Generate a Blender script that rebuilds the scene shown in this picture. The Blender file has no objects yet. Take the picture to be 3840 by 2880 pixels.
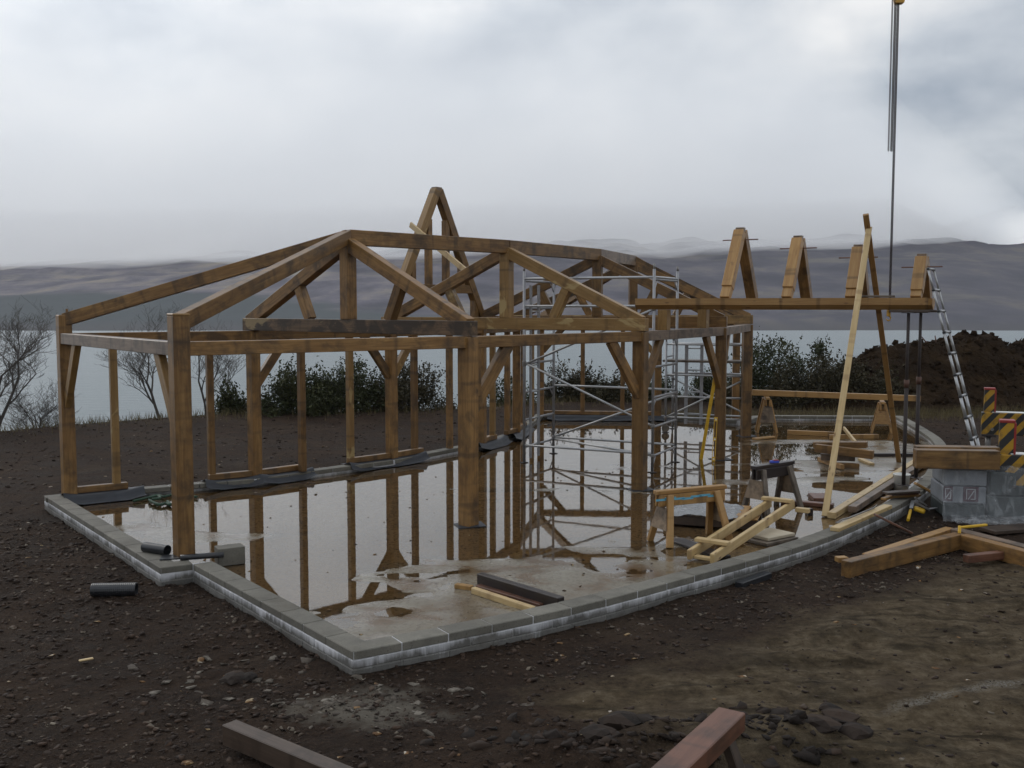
import bpy, bmesh, math, random
import numpy as np
from mathutils import Vector, Matrix, noise as mnoise

random.seed(7)
rng = np.random.default_rng(11)
scene = bpy.context.scene
COL = scene.collection
R = math.radians

# ------------------------------------------------------------------ camera
CAM_H, FPX, PITCH = 2.9, 3800.0, math.atan(290 / 3800.0)
cam_d = bpy.data.cameras.new('camera')
cam = bpy.data.objects.new('camera', cam_d)
COL.objects.link(cam)
cam.location = (0, 0, CAM_H)
cam.rotation_euler = (math.pi / 2 - PITCH, 0, 0)
cam_d.sensor_width = 36.0
cam_d.lens = 36.0 * FPX / 3840.0
cam_d.clip_start = 0.05
cam_d.clip_end = 20000
scene.camera = cam

# ------------------------------------------------------------------ world, sun, exposure
SUN_EL, SUN_AZ = R(24), R(-48)          # azimuth from +Y, towards -X
world = bpy.data.worlds.new('World')
scene.world = world
world.use_nodes = True
wn, wl = world.node_tree.nodes, world.node_tree.links
wn.clear()


def W(t, **kw):
    n = wn.new(t)
    for k, v in kw.items():
        setattr(n, k, v)
    return n


w_out = W('ShaderNodeOutputWorld')
w_bg = W('ShaderNodeBackground')
w_bg.inputs['Strength'].default_value = 0.1
sky = W('ShaderNodeTexSky', sky_type='NISHITA')
sky.sun_disc = False
sky.sun_elevation = SUN_EL
sky.sun_rotation = SUN_AZ
w_tc = W('ShaderNodeTexCoord')
sep = W('ShaderNodeSeparateXYZ')
wl.new(w_tc.outputs['Generated'], sep.inputs[0])


def wmath(op, a, b=None, c=None, clamp=False):
    n = W('ShaderNodeMath', operation=op)
    n.use_clamp = clamp
    for i, v in enumerate((a, b, c)):
        if v is None:
            continue
        if isinstance(v, (int, float)):
            n.inputs[i].default_value = v
        else:
            wl.new(v, n.inputs[i])
    return n.outputs[0]


zc = wmath('MAXIMUM', sep.outputs['Z'], 0.0)


def wnoise(scale, detail, rough, off, stretch, dist=0.0):
    mp = W('ShaderNodeMapping')
    mp.inputs['Location'].default_value = off
    mp.inputs['Scale'].default_value = stretch
    wl.new(w_tc.outputs['Generated'], mp.inputs['Vector'])
    n = W('ShaderNodeTexNoise')
    n.inputs['Scale'].default_value = scale
    n.inputs['Detail'].default_value = detail
    n.inputs['Roughness'].default_value = rough
    n.inputs['Distortion'].default_value = dist
    wl.new(mp.outputs[0], n.inputs['Vector'])
    return n.outputs['Fac']


big = wnoise(1.7, 3.0, 0.5, (5.5, 9.4, 4.0), (1, 1, 2.2), 0.0)
fine = wnoise(6.5, 6.0, 0.5, (4.0, 2.0, 1.0), (1, 1, 1.9), 0.1)
mixv = wmath('ADD', wmath('MULTIPLY', big, 0.52), wmath('MULTIPLY', fine, 0.48))
# the cloud deck is brighter round the veiled sun and towards the zenith
vd = W('ShaderNodeVectorMath', operation='DOT_PRODUCT')
wl.new(w_tc.outputs['Generated'], vd.inputs[0])
vd.inputs[1].default_value = (math.sin(SUN_AZ) * math.cos(SUN_EL), math.cos(SUN_AZ) * math.cos(SUN_EL), math.sin(SUN_EL))
glow = wmath('POWER', wmath('MAXIMUM', vd.outputs['Value'], 0.0), 4.0)
lum = wmath('ADD', wmath('ADD', 1.05, wmath('MULTIPLY', glow, 0.55)), wmath('MULTIPLY', zc, 0.6))
ramp = W('ShaderNodeValToRGB')
cr = ramp.color_ramp
cr.elements[0].position = 0.37
cr.elements[0].color = (3.0, 3.45, 4.1, 1)
cr.elements[1].position = 0.61
cr.elements[1].color = (7.4, 7.45, 7.5, 1)
e = cr.elements.new(0.48)
e.color = (5.0, 5.35, 5.8, 1)
wl.new(mixv, ramp.inputs[0])
wscale = W('ShaderNodeVectorMath', operation='SCALE')
wl.new(ramp.outputs[0], wscale.inputs[0])
wl.new(lum, wscale.inputs['Scale'])
wmix = W('ShaderNodeMixRGB')
wmix.inputs[0].default_value = 0.95
wl.new(sky.outputs[0], wmix.inputs[1])
# a bright break in the cloud low in the north-east
brk = W('ShaderNodeVectorMath', operation='DISTANCE')
wl.new(w_tc.outputs['Generated'], brk.inputs[0])
brk.inputs[1].default_value = Vector((0.495, 1.0, 0.062)).normalized()
bnz = wmath('MULTIPLY', wmath('SUBTRACT', fine, 0.5), 0.09)
bfac = W('ShaderNodeMapRange')
bfac.inputs['From Min'].default_value = 0.026
bfac.inputs['From Max'].default_value = 0.006
wl.new(wmath('ADD', brk.outputs['Value'], bnz), bfac.inputs['Value'])
wbr = W('ShaderNodeMixRGB')
wbr.inputs[2].default_value = (15.0, 14.8, 14.2, 1)
wl.new(bfac.outputs[0], wbr.inputs[0])
wl.new(wscale.outputs[0], wbr.inputs[1])
wl.new(wbr.outputs[0], wmix.inputs[2])
wl.new(wmix.outputs[0], w_bg.inputs['Color'])
wl.new(w_bg.outputs[0], w_out.inputs['Surface'])

sun_d = bpy.data.lights.new('sun', 'SUN')
sun_d.energy = 0.65
sun_d.angle = R(26)
sun_d.color = (1.0, 0.95, 0.88)
sun = bpy.data.objects.new('sun', sun_d)
COL.objects.link(sun)
sdir = Vector((math.sin(SUN_AZ) * math.cos(SUN_EL), math.cos(SUN_AZ) * math.cos(SUN_EL), math.sin(SUN_EL)))
sun.rotation_euler = sdir.to_track_quat('Z', 'Y').to_euler()

vs = scene.view_settings
vs.view_transform = 'Standard'
vs.look = 'None'
vs.exposure = 0.0
vs.gamma = 1.0
vs.use_curve_mapping = False
cy = scene.cycles
cy.use_denoising = True
cy.max_bounces = 10
cy.transparent_max_bounces = 16
cy.volume_bounces = 8
cy.caustics_reflective = False
cy.caustics_refractive = False

# ------------------------------------------------------------------ survey helper: sight line of the photograph cut with a height
_cp, _sp = math.cos(PITCH), math.sin(PITCH)


def sight(x, y):
    a, c = (x - 1920) / FPX, -(y - 1440) / FPX
    return Vector((a, _cp + c * _sp, -_sp + c * _cp))


def G(x, y, z=0.0):
    r = sight(x, y)
    t = (z - CAM_H) / r.z
    return Vector((r.x * t, r.y * t, z))


def V(*a):
    return Vector(a)


# ------------------------------------------------------------------ object helpers
LOC = {}


def tag(o, label=None, cat=None, group=None, kind=None):
    if label:
        o['label'] = label
    if cat:
        o['category'] = cat
    if group:
        o['group'] = group
    if kind:
        o['kind'] = kind
    return o


def thing(name, loc, label, cat, group=None, kind=None):
    o = bpy.data.objects.new(name, None)
    o.empty_display_size = 0.2
    COL.objects.link(o)
    o.location = loc
    LOC[o.name] = Vector(loc)
    return tag(o, label, cat, group, kind)


def link(name, me, M=None, root=None):
    o = bpy.data.objects.new(name, me)
    COL.objects.link(o)
    M = M if M is not None else Matrix.Identity(4)
    LOC[o.name] = M.copy()
    if root is not None:
        o.parent = root
        base = LOC[root.name]
        if isinstance(base, Vector):
            M = Matrix.Translation(-base) @ M
        else:
            M = base.inverted() @ M
    o.matrix_basis = M
    return o


def mesh_from(name, verts, faces, mat, smooth=False):
    me = bpy.data.meshes.new(name)
    me.from_pydata([tuple(v) for v in verts], [], faces)
    me.update()
    if mat:
        me.materials.append(mat)
    if smooth:
        me.polygons.foreach_set('use_smooth', [True] * len(me.polygons))
    return me


def bm_mesh(name, bm, mat, smooth=False):
    me = bpy.data.meshes.new(name)
    bmesh.ops.recalc_face_normals(bm, faces=bm.faces)
    bm.to_mesh(me)
    bm.free()
    if mat:
        me.materials.append(mat)
    if smooth:
        me.polygons.foreach_set('use_smooth', [True] * len(me.polygons))
    return me


def box_bm(L, w, h, bev=0.006):
    bm = bmesh.new()
    bmesh.ops.create_cube(bm, size=1.0)
    for v in bm.verts:
        v.co = Vector((v.co.x * L, v.co.y * w, v.co.z * h))
    if bev > 0:
        bmesh.ops.bevel(bm, geom=list(bm.edges), offset=min(bev, 0.3 * min(L, w, h)), segments=1, affect='EDGES')
    return bm


def frame_matrix(a, b, side=None):
    a, b = Vector(a), Vector(b)
    x = (b - a).normalized()
    ref = Vector(side) if side is not None else Vector((0, 0, 1))
    if side is None and abs(x.z) > 0.985:
        ref = Vector((0, 1, 0))
    if side is not None:
        y = (ref - x * ref.dot(x)).normalized()
        z = x.cross(y)
    else:
        y = ref.cross(x).normalized()
        z = x.cross(y)
    M = Matrix((x, y, z)).transposed().to_4x4()
    M.translation = (a + b) / 2
    return M


def timber(name, a, b, w, h, mat, root=None, side=None, bev=0.006, jit=0.002, roll=0.0):
    """A squared timber from a to b; w across, h deep (vertical when it lies level)."""
    a, b = Vector(a), Vector(b)
    L = (b - a).length
    w += random.uniform(-jit, jit)
    h += random.uniform(-jit, jit)
    M = frame_matrix(a, b, side)
    if roll:
        M = M @ Matrix.Rotation(roll, 4, 'X')
    me = bm_mesh(name, box_bm(L, w, h, bev), mat)
    return link(name, me, M, root)


def tube_bm(bm, a, b, r0, r1=None, n=10, caps=True):
    a, b = Vector(a), Vector(b)
    r1 = r0 if r1 is None else r1
    M = frame_matrix(a, b)
    x, y, z = M.col[0].to_3d(), M.col[1].to_3d(), M.col[2].to_3d()
    ra, rb = [], []
    for i in range(n):
        t = 2 * math.pi * i / n
        d = y * math.cos(t) + z * math.sin(t)
        ra.append(bm.verts.new(a + d * r0))
        rb.append(bm.verts.new(b + d * r1))
    for i in range(n):
        j = (i + 1) % n
        bm.faces.new((ra[i], ra[j], rb[j], rb[i]))
    if caps:
        bm.faces.new(ra[::-1])
        bm.faces.new(rb)


def tube(name, a, b, r, mat, root=None, n=10, r1=None):
    a, b = Vector(a), Vector(b)
    mid = (a + b) / 2
    bm = bmesh.new()
    tube_bm(bm, a - mid, b - mid, r, r1, n)
    me = bm_mesh(name, bm, mat)
    for p in me.polygons:
        if len(p.vertices) == 4:
            p.use_smooth = True
    return link(name, me, Matrix.Translation(mid), root)


def path_tube(name, pts, r, mat, root=None, n=8):
    pts = [Vector(p) for p in pts]
    mid = pts[0].copy()
    bm = bmesh.new()
    rings = []
    for i, p in enumerate(pts):
        d = (pts[min(i + 1, len(pts) - 1)] - pts[max(i - 1, 0)]).normalized()
        up = Vector((0, 0, 1)) if abs(d.z) < 0.9 else Vector((1, 0, 0))
        y = up.cross(d).normalized()
        z = d.cross(y)
        rr = r[i] if isinstance(r, (list, tuple)) else r
        rings.append([bm.verts.new(p - mid + (y * math.cos(2 * math.pi * k / n) + z * math.sin(2 * math.pi * k / n)) * rr) for k in range(n)])
    for A, B in zip(rings, rings[1:]):
        for k in range(n):
            bm.faces.new((A[k], A[(k + 1) % n], B[(k + 1) % n], B[k]))
    bm.faces.new(rings[0][::-1])
    bm.faces.new(rings[-1])
    return link(name, bm_mesh(name, bm, mat, True), Matrix.Translation(mid), root)


def slab_box(name, center, size, mat, root=None, rz=0.0, bev=0.006, tilt=None):
    M = Matrix.Translation(Vector(center)) @ Matrix.Rotation(rz, 4, 'Z')
    if tilt:
        M = M @ Matrix.Rotation(tilt[0], 4, 'X') @ Matrix.Rotation(tilt[1], 4, 'Y')
    return link(name, bm_mesh(name, box_bm(*size, bev), mat), M, root)


# ------------------------------------------------------------------ materials
def new_mat(name):
    m = bpy.data.materials.new(name)
    m.use_nodes = True
    nt = m.node_tree
    nt.nodes.clear()
    out = nt.nodes.new('ShaderNodeOutputMaterial')
    bs = nt.nodes.new('ShaderNodeBsdfPrincipled')
    nt.links.new(bs.outputs[0], out.inputs['Surface'])
    return m, nt, bs, out


class NT:
    def __init__(s, nt):
        s.nt = nt

    def n(s, t, **kw):
        x = s.nt.nodes.new(t)
        for k, v in kw.items():
            setattr(x, k, v)
        return x

    def l(s, a, b):
        s.nt.links.new(a, b)

    def coord(s, kind='Object', scale=(1, 1, 1), loc=(0, 0, 0), rot=(0, 0, 0)):
        tc = s.n('ShaderNodeTexCoord')
        mp = s.n('ShaderNodeMapping')
        mp.inputs['Scale'].default_value = scale
        mp.inputs['Location'].default_value = loc
        mp.inputs['Rotation'].default_value = rot
        s.l(tc.outputs[kind], mp.inputs['Vector'])
        return mp.outputs[0]

    def world(s, scale=(1, 1, 1), loc=(0, 0, 0)):
        g = s.n('ShaderNodeNewGeometry')
        mp = s.n('ShaderNodeMapping')
        mp.inputs['Scale'].default_value = scale
        mp.inputs['Location'].default_value = loc
        s.l(g.outputs['Position'], mp.inputs['Vector'])
        return mp.outputs[0]

    def noise(s, vec, scale=1.0, detail=4.0, rough=0.55, dist=0.0, w=None):
        x = s.n('ShaderNodeTexNoise')
        if w is not None:
            x.noise_dimensions = '4D'
            if isinstance(w, (int, float)):
                x.inputs['W'].default_value = w
            else:
                s.l(w, x.inputs['W'])
        x.inputs['Scale'].default_value = scale
        x.inputs['Detail'].default_value = detail
        x.inputs['Roughness'].default_value = rough
        x.inputs['Distortion'].default_value = dist
        s.l(vec, x.inputs['Vector'])
        return x.outputs['Fac']

    def ramp(s, fac, stops, interp='LINEAR'):
        r = s.n('ShaderNodeValToRGB')
        r.color_ramp.interpolation = interp
        el = r.color_ramp.elements
        while len(el) < len(stops):
            el.new(0.5)
        for q, (p, c) in zip(el, stops):
            q.position = p
            q.color = (*c, 1) if len(c) == 3 else c
        s.l(fac, r.inputs[0])
        return r.outputs[0]

    def step(s, fac, lo, hi):
        m = s.n('ShaderNodeMapRange')
        m.inputs['From Min'].default_value = lo
        m.inputs['From Max'].default_value = hi
        s.l(fac, m.inputs['Value'])
        return m.outputs[0]

    def mix(s, fac, a, b, mode='MIX'):
        m = s.n('ShaderNodeMixRGB', blend_type=mode)
        for i, v in ((0, fac), (1, a), (2, b)):
            if isinstance(v, (int, float)):
                m.inputs[i].default_value = v
            elif isinstance(v, tuple):
                m.inputs[i].default_value = (*v, 1)
            else:
                s.l(v, m.inputs[i])
        return m.outputs[0]

    def math(s, op, a, b=0.0, clamp=False):
        m = s.n('ShaderNodeMath', operation=op)
        m.use_clamp = clamp
        for i, v in ((0, a), (1, b)):
            if isinstance(v, (int, float)):
                m.inputs[i].default_value = v
            else:
                s.l(v, m.inputs[i])
        return m.outputs[0]

    def bump(s, bs, h, strength=0.4, dist=0.01):
        b = s.n('ShaderNodeBump')
        b.inputs['Strength'].default_value = strength
        b.inputs['Distance'].default_value = dist
        s.l(h, b.inputs['Height'])
        s.l(b.outputs[0], bs.inputs['Normal'])

    def rnd(s):
        return s.n('ShaderNodeObjectInfo').outputs['Random']


def flat_mat(name, col, rough=0.6, metal=0.0, var=0.12, scale=6.0, bump=0.0):
    m, nt, bs, out = new_mat(name)
    t = NT(nt)
    v = t.coord()
    f = t.noise(v, scale, 4)
    lo = tuple(c * (1 - var) for c in col)
    hi = tuple(min(1, c * (1 + var)) for c in col)
    t.l(t.ramp(f, [(0.3, lo), (0.7, hi)]), bs.inputs['Base Color'])
    bs.inputs['Roughness'].default_value = rough
    bs.inputs['Metallic'].default_value = metal
    if bump:
        t.bump(bs, f, bump, 0.01)
    return m


def wood_mat(name, dark, mid, light, stain=(0.03, 0.021, 0.015), stain_lo=0.47, stain_hi=0.64, rough=0.42, knots=0.0, rv=0.35, stain_amt=0.85, pale=None):
    m, nt, bs, out = new_mat(name)
    t = NT(nt)
    rnd = t.rnd()
    w = t.math('MULTIPLY', rnd, 37.0)
    v = t.coord('Object', (0.9, 14, 14))
    g = t.noise(v, 1.6, 6, 0.6, 1.2, w)
    col = t.ramp(g, [(0.25, dark), (0.5, mid), (0.75, light)])
    # broad tone drift down the length
    v2 = t.coord('Object', (0.8, 2.5, 2.5))
    b = t.noise(v2, 1.5, 4, 0.6, 0.3, w)
    col = t.mix(t.step(b, 0.35, 0.7), t.mix(0.45, col, dark), col)
    # black iron / wet stains with their own outline
    v3 = t.coord('Object', (2.4, 3.5, 3.5))
    st = t.noise(v3, 1.3, 5, 0.62, 0.4, t.math('ADD', w, 11.0))
    col = t.mix(t.math('MULTIPLY', t.step(st, stain_lo, stain_hi), stain_amt, True), col, stain)
    # cross bands left by stacking sticks
    v4 = t.coord('Object', (5.0, 0.6, 0.6))
    bd = t.noise(v4, 1.1, 2, 0.5, 0.2, t.math('ADD', w, 3.0))
    col = t.mix(t.math('MULTIPLY', t.step(bd, 0.56, 0.66), 0.5), col, stain)
    if pale:
        v5 = t.coord('Object', (1.5, 3, 3))
        pl = t.noise(v5, 1.2, 3, 0.55, 0.5, t.math('ADD', w, 23.0))
        col = t.mix(t.math('MULTIPLY', t.step(pl, 0.60, 0.64), 0.75), col, pale)
    if knots:
        vo = t.n('ShaderNodeTexVoronoi')
        vo.inputs['Scale'].default_value = 1.0
        t.l(t.coord('Object', (3.0, 9, 9)), vo.inputs['Vector'])
        k = t.step(vo.outputs['Distance'], 0.16, 0.10)
        col = t.mix(t.math('MULTIPLY', k, knots), col, (0.12, 0.05, 0.02))
    val = t.math('ADD', t.math('MULTIPLY', rnd, rv), 1.0 - rv / 2)
    hsv = t.n('ShaderNodeHueSaturation')
    t.l(col, hsv.inputs['Color'])
    t.l(val, hsv.inputs['Value'])
    t.l(hsv.outputs[0], bs.inputs['Base Color'])
    bs.inputs['Roughness'].default_value = rough
    bs.inputs['Specular IOR Level'].default_value = 0.38
    t.bump(bs, g, 0.35, 0.006)
    return m


OAK = wood_mat('wet_oak', (0.11, 0.054, 0.017), (0.23, 0.125, 0.042), (0.35, 0.207, 0.075), rv=0.5, stain_amt=0.68)
OAK_STAINED = wood_mat('stained_oak', (0.07, 0.045, 0.025), (0.14, 0.085, 0.045), (0.22, 0.14, 0.08), stain_lo=0.42, stain_hi=0.55, rv=0.1, pale=(0.3, 0.22, 0.11))
OAK_PALE = wood_mat('pale_oak', (0.17, 0.092, 0.03), (0.27, 0.16, 0.056), (0.36, 0.235, 0.1), stain_lo=0.56, stain_hi=0.7, stain_amt=0.6, pale=(0.42, 0.31, 0.14), rv=0.15)
OAK_GREY = wood_mat('grey_oak', (0.13, 0.085, 0.055), (0.21, 0.15, 0.105), (0.3, 0.22, 0.16), rv=0.15, stain_amt=0.7)
PINE = wood_mat('fresh_pine', (0.40, 0.275, 0.12), (0.52, 0.38, 0.19), (0.62, 0.48, 0.27), stain_lo=0.68, stain_hi=0.8, stain=(0.25, 0.15, 0.07), stain_amt=0.4, knots=0.75, rv=0.15)
PINE_WET = wood_mat('wet_pine', (0.24, 0.125, 0.04), (0.36, 0.205, 0.072), (0.46, 0.29, 0.115), stain_lo=0.64, stain_hi=0.78, knots=0.7, rv=0.2, stain_amt=0.6)
RED_WOOD = wood_mat('red_board', (0.1, 0.042, 0.026), (0.155, 0.07, 0.043), (0.21, 0.105, 0.064), rv=0.2, stain_amt=0.7)
DARK_WOOD = wood_mat('dark_timber', (0.045, 0.03, 0.022), (0.075, 0.052, 0.038), (0.11, 0.078, 0.056), rv=0.2)
OLD_WOOD = wood_mat('weathered_wood', (0.1, 0.08, 0.062), (0.16, 0.13, 0.1), (0.22, 0.18, 0.14), rv=0.2)
PLY = wood_mat('wet_plywood', (0.2, 0.14, 0.09), (0.26, 0.19, 0.125), (0.32, 0.24, 0.16), rv=0.15)
BLACK_WOOD = wood_mat('black_wet_wood', (0.02, 0.016, 0.016), (0.035, 0.028, 0.027), (0.055, 0.042, 0.04), rv=0.1, rough=0.35)
ALU = flat_mat('dull_aluminium', (0.3, 0.3, 0.31), 0.45, 0.6, 0.12, 14)
ALU_B = flat_mat('bright_aluminium', (0.42, 0.425, 0.43), 0.38, 0.6, 0.08, 14)
STEEL = flat_mat('dark_steel', (0.035, 0.026, 0.024), 0.7, 0.0, 0.3, 20)
STEEL_G = flat_mat('grey_steel', (0.22, 0.21, 0.2), 0.45, 0.6, 0.2, 10)
RUST = flat_mat('rusty_brown_steel', (0.1, 0.05, 0.035), 0.6, 0.2, 0.3, 20)
PIN = flat_mat('peg_iron', (0.16, 0.075, 0.05), 0.6, 0.2, 0.2, 30)
BLACK_P = flat_mat('black_plastic', (0.02, 0.021, 0.024), 0.32, 0.0, 0.2, 8)
MEMBRANE = flat_mat('black_membrane', (0.018, 0.021, 0.028), 0.5, 0.0, 0.3, 5, 0.3)
YELLOW = flat_mat('yellow_paint', (0.62, 0.37, 0.02), 0.45, 0.0, 0.12, 10)
ORANGE_Y = flat_mat('hoist_yellow', (0.5, 0.27, 0.03), 0.45, 0.0, 0.25, 10)
RED = flat_mat('red_paint', (0.26, 0.02, 0.015), 0.45, 0.0, 0.15, 10)
BLUE = flat_mat('blue_paint', (0.04, 0.07, 0.42), 0.4, 0.0, 0.15, 10)
BLUE_TAPE = flat_mat('blue_mark', (0.12, 0.38, 0.52), 0.6, 0.0, 0.2, 10)
WHITE_P = flat_mat('white_plastic', (0.72, 0.72, 0.68), 0.4, 0.0, 0.05, 10)
GREEN_ROPE = flat_mat('green_net', (0.02, 0.055, 0.03), 0.7, 0.0, 0.35, 25, 0.4)
RUBBER = flat_mat('black_rubber', (0.025, 0.025, 0.027), 0.7, 0.0, 0.2, 10)
BURGUNDY = flat_mat('burgundy_print', (0.07, 0.028, 0.042), 0.5, 0.0, 0.05, 10)
WHITE_INK = flat_mat('white_print', (0.36, 0.36, 0.38), 0.5, 0.0, 0.03, 10)


def stripe_mat():
    m, nt, bs, out = new_mat('hazard_stripes')
    t = NT(nt)
    s = t.n('ShaderNodeSeparateXYZ')
    tc = t.n('ShaderNodeTexCoord')
    t.l(tc.outputs['Object'], s.inputs[0])
    d = t.math('ADD', t.math('ADD', s.outputs['X'], t.math('MULTIPLY', s.outputs['Y'], -0.35)), t.math('MULTIPLY', s.outputs['Z'], -0.85))
    f = t.math('FRACT', t.math('ADD', t.math('MULTIPLY', d, 3.9), 0.12))
    k = t.math('GREATER_THAN', f, 0.5)
    dirt = t.noise(t.coord(), 9, 5)
    y = t.mix(t.step(dirt, 0.45, 0.72), (0.42, 0.23, 0.012), (0.13, 0.08, 0.028))
    t.l(t.mix(k, (0.02, 0.019, 0.018), y), bs.inputs['Base Color'])
    bs.inputs['Roughness'].default_value = 0.45
    return m


HAZARD = stripe_mat()


def concrete_mat(name, col, white=0.0):
    m, nt, bs, out = new_mat(name)
    t = NT(nt)
    v = t.world()
    rnd = t.rnd()
    f = t.noise(v, 5, 6, 0.65)
    g = t.noise(v, 60, 3, 0.6)
    lo = tuple(c * 0.72 for c in col)
    hi = tuple(c * 1.2 for c in col)
    c = t.ramp(f, [(0.3, lo), (0.7, hi)])
    c = t.mix(t.step(g, 0.56, 0.7), c, tuple(x * 0.55 for x in col))
    w = t.noise(t.world((1, 1, 1), (7, 2, 1)), 2.2, 5, 0.65)
    c = t.mix(t.math('MULTIPLY', t.step(w, 0.5, 0.66), 0.5), c, (col[0] * 0.55, col[1] * 0.5, col[2] * 0.42))
    if white:
        # salt bloom running down from the joint under the top course
        vs_ = t.world((10, 10, 1.2))
        a = t.noise(vs_, 1.6, 5, 0.7)
        b = t.noise(t.world((1.5, 1.5, 1.1)), 1.5, 4, 0.6)
        sepz = t.n('ShaderNodeSeparateXYZ')
        ge = t.n('ShaderNodeNewGeometry')
        t.l(ge.outputs['Position'], sepz.inputs[0])
        top = t.step(sepz.outputs['Z'], -0.05, 0.045)
        s = t.math('ADD', t.math('ADD', t.math('MULTIPLY', a, 0.6), t.math('MULTIPLY', b, 0.85)), t.math('MULTIPLY', top, 0.38))
        c = t.mix(t.math('MULTIPLY', t.step(s, 0.86, 1.14), white), c, (0.66, 0.66, 0.68))
    if white:
        mud = t.math('ADD', t.math('MULTIPLY', t.step(sepz.outputs['Z'], -0.02, -0.12), 0.55), t.math('MULTIPLY', t.noise(t.world((3, 3, 4)), 2.0, 6, 0.7), 0.7))
        c = t.mix(t.math('MULTIPLY', t.step(mud, 0.62, 0.8), 0.8), c, (0.06, 0.045, 0.033))
    hsv = t.n('ShaderNodeHueSaturation')
    t.l(c, hsv.inputs['Color'])
    t.l(t.math('ADD', t.math('MULTIPLY', rnd, 0.3), 0.85), hsv.inputs['Value'])
    t.l(hsv.outputs[0], bs.inputs['Base Color'])
    bs.inputs['Roughness'].default_value = 0.75
    t.bump(bs, t.math('ADD', g, t.math('MULTIPLY', f, 0.6)), 0.5, 0.006)
    return m


BLOCK_TOP = concrete_mat('wet_block', (0.15, 0.14, 0.115))
BLOCK_LOW = concrete_mat('salted_block', (0.13, 0.125, 0.115), 0.8)
MORTAR = concrete_mat('mortar', (0.2, 0.195, 0.18), 0.7)


def slab_mat():
    m, nt, bs, out = new_mat('wet_concrete_slab')
    t = NT(nt)
    v = t.world()
    f = t.noise(v, 0.9, 6, 0.6, 0.4)
    g = t.noise(v, 22, 4, 0.65)
    c = t.ramp(f, [(0.3, (0.13, 0.095, 0.058)), (0.46, (0.185, 0.16, 0.118)), (0.66, (0.26, 0.24, 0.19))])
    mud = t.noise(t.world((1, 1, 1), (5, 3, 0)), 1.5, 6, 0.68, 0.6)
    c = t.mix(t.math('MULTIPLY', t.step(mud, 0.51, 0.60), 0.8), c, (0.12, 0.066, 0.026))
    gz = t.n('ShaderNodeSeparateXYZ')
    gg_ = t.n('ShaderNodeNewGeometry')
    t.l(gg_.outputs['Position'], gz.inputs[0])
    c = t.mix(t.math('MULTIPLY', t.step(gz.outputs['Z'], 0.0005, -0.004), 0.85), c, (0.42, 0.29, 0.155))
    c = t.mix(t.math('MULTIPLY', t.step(g, 0.5, 0.62), 0.65), c, (0.085, 0.066, 0.046))
    g2 = t.noise(v, 70, 3, 0.7)
    c = t.mix(t.math('MULTIPLY', t.step(g2, 0.58, 0.68), 0.6), c, (0.06, 0.042, 0.028))
    damp = t.step(gz.outputs['Z'], 0.0045, 0.0003)
    c = t.mix(t.math('MULTIPLY', damp, 0.45), c, t.mix(1.0, c, (0.55, 0.47, 0.37), 'MULTIPLY'))
    t.l(c, bs.inputs['Base Color'])
    ro = t.ramp(t.noise(t.world((1, 1, 1), (2, 8, 0)), 0.8, 5, 0.6), [(0.38, (0.17,) * 3), (0.62, (0.42,) * 3)])
    t.l(t.mix(t.math('MULTIPLY', damp, 0.85), ro, (0.07, 0.07, 0.07)), bs.inputs['Roughness'])
    t.bump(bs, g, 0.22, 0.004)
    return m


SLAB = slab_mat()


def puddle_mat():
    m, nt, bs, out = new_mat('muddy_puddle_water')
    nt.nodes.remove(bs)
    t = NT(nt)
    tr = t.n('ShaderNodeBsdfTransparent')
    tr.inputs[0].default_value = (0.93, 0.86, 0.74, 1)
    gl = t.n('ShaderNodeBsdfGlossy')
    gl.inputs['Roughness'].default_value = 0.022
    gl.inputs['Color'].default_value = (0.96, 0.95, 0.93, 1)
    fr = t.n('ShaderNodeFresnel')
    fr.inputs['IOR'].default_value = 1.7
    mx = t.n('ShaderNodeMixShader')
    t.l(fr.outputs[0], mx.inputs[0])
    t.l(tr.outputs[0], mx.inputs[1])
    t.l(gl.outputs[0], mx.inputs[2])
    t.l(mx.outputs[0], out.inputs['Surface'])
    b = t.n('ShaderNodeBump')
    b.inputs['Strength'].default_value = 0.1
    b.inputs['Distance'].default_value = 0.0022
    t.l(t.noise(t.world(), 5, 3), b.inputs['Height'])
    t.l(b.outputs[0], gl.inputs['Normal'])
    return m


PUDDLE = puddle_mat()


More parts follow.
